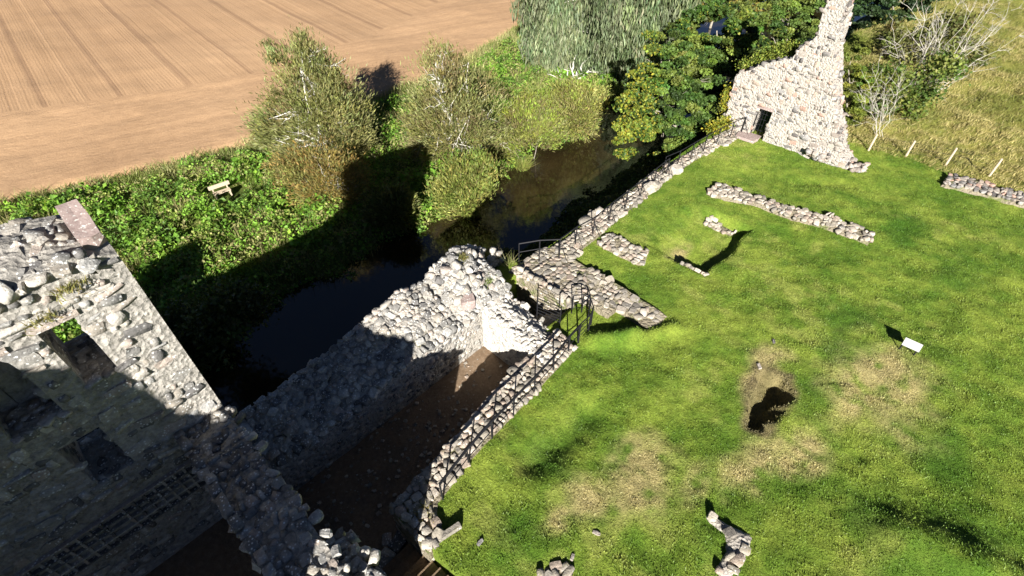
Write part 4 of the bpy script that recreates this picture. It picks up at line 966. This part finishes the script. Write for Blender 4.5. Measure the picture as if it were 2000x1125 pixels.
# ivy on the ruin
def ivy(label, pts, pal, n=1800, size=.1):
    c = np.concatenate([np.array(p)+RNG.normal(0, 1, (n//len(pts), 3))*np.array(r_) for p, r_ in pts]); base = c[0]
    o = leaf_mesh('ivy', c, size*RNG.uniform(.7, 1.3, len(c)), mixcols(len(c), pal), base=base, upb=.8, elong=1.3); tag(o, label, 'ivy')
ivy('lime green ivy tufts along the broken shoulder of the ruin', [(W(34.3, -12.0, 3.7), (.35, .35, .2)), (W(34.4, -11.2, 4.4), (.4, .4, .22)), (W(34.4, -10.3, 4.95), (.4, .4, .22)), (W(34.2, -9.9, 5.2), (.25, .25, .2))], [(.16, .20, .03), (.20, .23, .035), (.11, .15, .02)], 3600)
ivy('yellow ivy patch where the cliff railing meets the ruin', [(W(32.6, -11.9, .45), (.25, .2, .25)), (W(32.0, -12.2, .2), (.25, .2, .25)), (W(33.2, -12.5, 1.7), (.15, .15, .4))], [(.30, .26, .02), (.24, .24, .03), (.15, .19, .03)], 2200)

def wall_tuft(label, pos, n, h, pal, spread=.14):
    th = RNG.uniform(0, 6.28, n); p = np.asarray(pos)+RNG.normal(0, spread, (n, 3))*np.array([1, 1, .15]); s = np.stack([np.cos(th), np.sin(th), 0*th], -1)*.012
    v = np.stack([p-s, p+s, p+np.stack([RNG.normal(0, h*.6, n), RNG.normal(0, h*.6, n), RNG.uniform(h*.5, h*1.2, n)], -1)], 1).reshape(-1, 3)
    o = mesh_obj('grass_tuft', v, np.arange(3*n).reshape(-1, 3), M_LEAF, base=np.asarray(pos), col=np.repeat(mixcols(n, pal), 3, 0)); tag(o, label, 'grass', kind='stuff')
STRAW = [(.30, .26, .11), (.24, .22, .08), (.20, .20, .06)]
wall_tuft('dry straw tuft rooted in the sunlit tower face below the pink slab', W(-.75, -10.6, 9.45), 160, .16, STRAW)
wall_tuft('dry straw tuft rooted over the upper tower window', W(-1.35, -10.6, 9.1), 140, .15, STRAW)
wall_tuft('tuft of green weeds on the broken crest of the river wall', W(10.6, -11.6, 1.3), 160, .18, [(.12, .18, .03), (.16, .20, .04)])
wall_tuft('brown moss and grass cushion topping the river wall crest', W(10.2, -12.6, 2.25), 260, .12, [(.20, .17, .05), (.16, .15, .04), (.12, .14, .04)], .13)
wall_tuft('thin weed stalks by the end of the platform railing', W(12.9, -12.5, .3), 60, .5, [(.22, .2, .1), (.15, .17, .05)], .2)
wall_tuft('rough straw growing on the corner of the retaining wall', W(2.75, -6.6, .2), 300, .12, STRAW, .16)

# ------------------------------------------------------------------ ground cover
BN = an(bc)
def scatter(n, a0, a1, m0, m1): return RNG.uniform(a0, a1, n), RNG.uniform(m0, m1, n)
def in_view(p, mg=60):
    z = p[:, 1]*CP-(p[:, 2]-CAM_H)*SP; x = FPX*p[:, 0]/z; y = FPX*(-p[:, 1]*SP-(p[:, 2]-CAM_H)*CP)/z
    return (z > 1) & (np.abs(x) < 1000+mg) & (np.abs(y) < 562+mg)
def herbs(name, label, n, a0, a1, m0, m1, keep, size, height, pal, clump=.8, upb=1.1, elong=1.5, seed=0, cat='plants'):
    a, m = scatter(n, a0, a1, m0, m1); k = keep(a, m); a, m = a[k], m[k]
    p = Warr(a, m, ground(a, m)); k = in_view(p, 150); p, a, m = p[k], a[k], m[k]
    k = np.hypot(a-BN[0], m-BN[1]-.3) > 1.5; p, a, m = p[k], a[k], m[k]
    cl = fbm(a*clump, m*clump, 101+seed); hm = fbm(a*.35, m*.35, 111+seed)
    h = height*(.12+1.15*sstep(.3, .68, cl)*(.35+1.1*hm)*(.75+.5*fbm(a*2.6, m*2.6, 131+seed)))
    p[:, 2] += h*(1-.5*RNG.random(len(p))**1.6)
    P_ = np.array(pal); t = fbm(a*.8, m*.8, 121+seed)*1.25-.12+RNG.normal(0, .05, len(a)); w = np.clip(((t-.25)/.5*len(P_)).astype(int), 0, len(P_)-1)
    c = P_[w]*np.exp(RNG.normal(0, .25, (len(a), 1)))
    o = leaf_mesh(name, p, size*RNG.uniform(.6, 1.5, len(p)), c, upb=upb, elong=elong, kind='stuff'); tag(o, label, cat); return o
herbs('nettle_undergrowth', 'rank green nettles and docks covering the far river bank', 230000, -10, 62, -53, -22.5, lambda a, m: (m < far_edge(a)+.25) & (m > field_edge(a)+.9+1.4*fbm(a*.5, m*0, 9)), .115, .85,
      [(.085, .165, .025), (.13, .235, .035), (.19, .29, .045), (.23, .27, .065), (.25, .24, .095), (.16, .30, .036)])
herbs('dock_leaves', 'broad bright dock leaves in patches on the far river bank', 60000, -10, 50, -47, -24, lambda a, m: (m < far_edge(a)-.4) & (m > field_edge(a)+1.5) & (fbm(a*.42, m*.42, 151) > .53), .19, .85,
      [(.12, .25, .026), (.18, .31, .036), (.10, .20, .024)], seed=2, clump=1.1)
herbs('cliff_undergrowth', 'rank growth with shade put into its colours on the slope below the cliff railing', 36000, 11, 50, -19, -12.1, lambda a, m: (m > near_edge(a)-.2) & (m < wall_edge(a)-.1), .13, .55,
      [(.045, .075, .018), (.07, .10, .025), (.10, .11, .04)], seed=5)  # palette darkened: the slope's shade is put into the leaves
def blades(name, label, n, a0, a1, m0, m1, keep, hgt, wid, colf, lean=.5, cat='grass', wind=(0, 0)):
    a, m = scatter(n, a0, a1, m0, m1); k = keep(a, m); a, m = a[k], m[k]
    p = Warr(a, m, ground(a, m)); k = in_view(p); p, a, m = p[k], a[k], m[k]; n = len(a)
    if name == 'bank_grass': k = np.hypot(a-BN[0], m-BN[1]-.3) > 1.7; p, a, m = p[k], a[k], m[k]; n = len(a)
    th = RNG.uniform(0, 2*np.pi, n); h = hgt*RNG.uniform(.5, 1.4, n)*(.45+1.5*np.clip(fbm(a*1.8, m*1.8, 77)-.2, 0, 1)); w = wid*RNG.uniform(.6, 1.4, n)
    s = np.stack([np.cos(th), np.sin(th), 0*th], -1)*w[:, None]*.5
    ld = np.stack([RNG.normal(wind[0], lean, n), RNG.normal(wind[1], lean, n), np.ones(n)], -1)*h[:, None]
    v = np.stack([p-s-UP*.01, p+s-UP*.01, p+ld], 1).reshape(-1, 3)
    c = colf(a, m)*np.exp(RNG.normal(0, .17, (n, 1)))
    o = mesh_obj(name, v, np.arange(3*n).reshape(-1, 3), M_LEAF, col=np.repeat(np.clip(c, .004, 1), 3, 0)); tag(o, label, cat, kind='stuff'); return o
def lawn_keep(a, m):
    k = (a > 2.3) & (m > np.where(a < 11.3, -7.0, -8.2)) | (a > 15.4) & (m > -11.0) | (a > .9) & (m > -4.0)
    k &= ~((a > 11.2) & (a < 13.4) & (m < -8.3)) & (a < 37.2)
    k &= ~((a > 12.6) & (a < 15.35) & (m < np.interp(a, [12.6, 13.2, 14.0, 14.6, 15.3], [-8.9, -8.7, -7.3, -5.5, -5.5])))
    k &= ~((a < 11.3) & (m < np.interp(a, [2.2, 2.9, 3.2, 5, 8.5, 11.2], [-5.5, -5.6, -6.4, -6.75, -7.0, -7.25])+.05))
    return k
blades('lawn_grass', 'mown green grass with tan dry patches covering the castle lawn', 420000, .8, 37.5, -11.2, 12, lawn_keep, .040, .034, lambda a, m: ground_col(a, m)*1.1, .8)
blades('hillside_grass', 'long straw coloured rough grass on the hillside beyond the fence', 200000, 36.4, 88, -13, 24, lambda a, m: a > 36.6+.8*(fbm(m*.7, a*0, 5)-.5), .2, .04,
       lambda a, m: lerp3((.16, .18, .035), (.40, .34, .14), sstep(.35, .62, fbm(a*.35, m*.35, 131)+RNG.normal(0, .1, len(a)))), .5, wind=(.4, -.1))
blades('verge_grass', 'pale long grass along the edge of the ploughed field', 90000, -10, 62, -54, -38, lambda a, m: (m > field_edge(a)-.35) & (m < field_edge(a)+1.6+2.0*fbm(a*.5, m*0, 9)), .5, .06,
       lambda a, m: lerp3((.15, .19, .04), (.34, .33, .14), sstep(.35, .65, fbm(a*.6, m*.6, 141)+RNG.normal(0, .1, len(a)))), .5)
blades('bank_grass', 'tall tan and green grass mixed through the bank undergrowth', 90000, -10, 62, -50, -23, lambda a, m: (m < far_edge(a)-.2) & (m > field_edge(a)+.8) & (fbm(a*.5, m*.5, 161) > .5), .75, .05,
       lambda a, m: lerp3((.13, .18, .035), (.30, .27, .12), sstep(.4, .62, fbm(a*.7, m*.7, 171)+RNG.normal(0, .08, len(a)))), .35)
b0 = atz(1020, 330, -4.95); n_ = 260
th = RNG.uniform(0, 6.28, n_); p = np.tile(b0, (n_, 1))+RNG.normal(0, .18, (n_, 3))*np.array([1, 1, 0]); s = np.stack([np.cos(th), np.sin(th), 0*th], -1)*.03
v = np.stack([p-s, p+s, p+np.stack([RNG.normal(.1, .5, n_), RNG.normal(0, .5, n_), RNG.uniform(.5, 1.1, n_)], -1)], 1).reshape(-1, 3)
tag(mesh_obj('reed_clump', v, np.arange(3*n_).reshape(-1, 3), M_LEAF, col=np.repeat(mixcols(n_, [(.17, .22, .04), (.22, .22, .06)]), 3, 0)), 'small clump of bright reeds standing in the river edge', 'reeds')
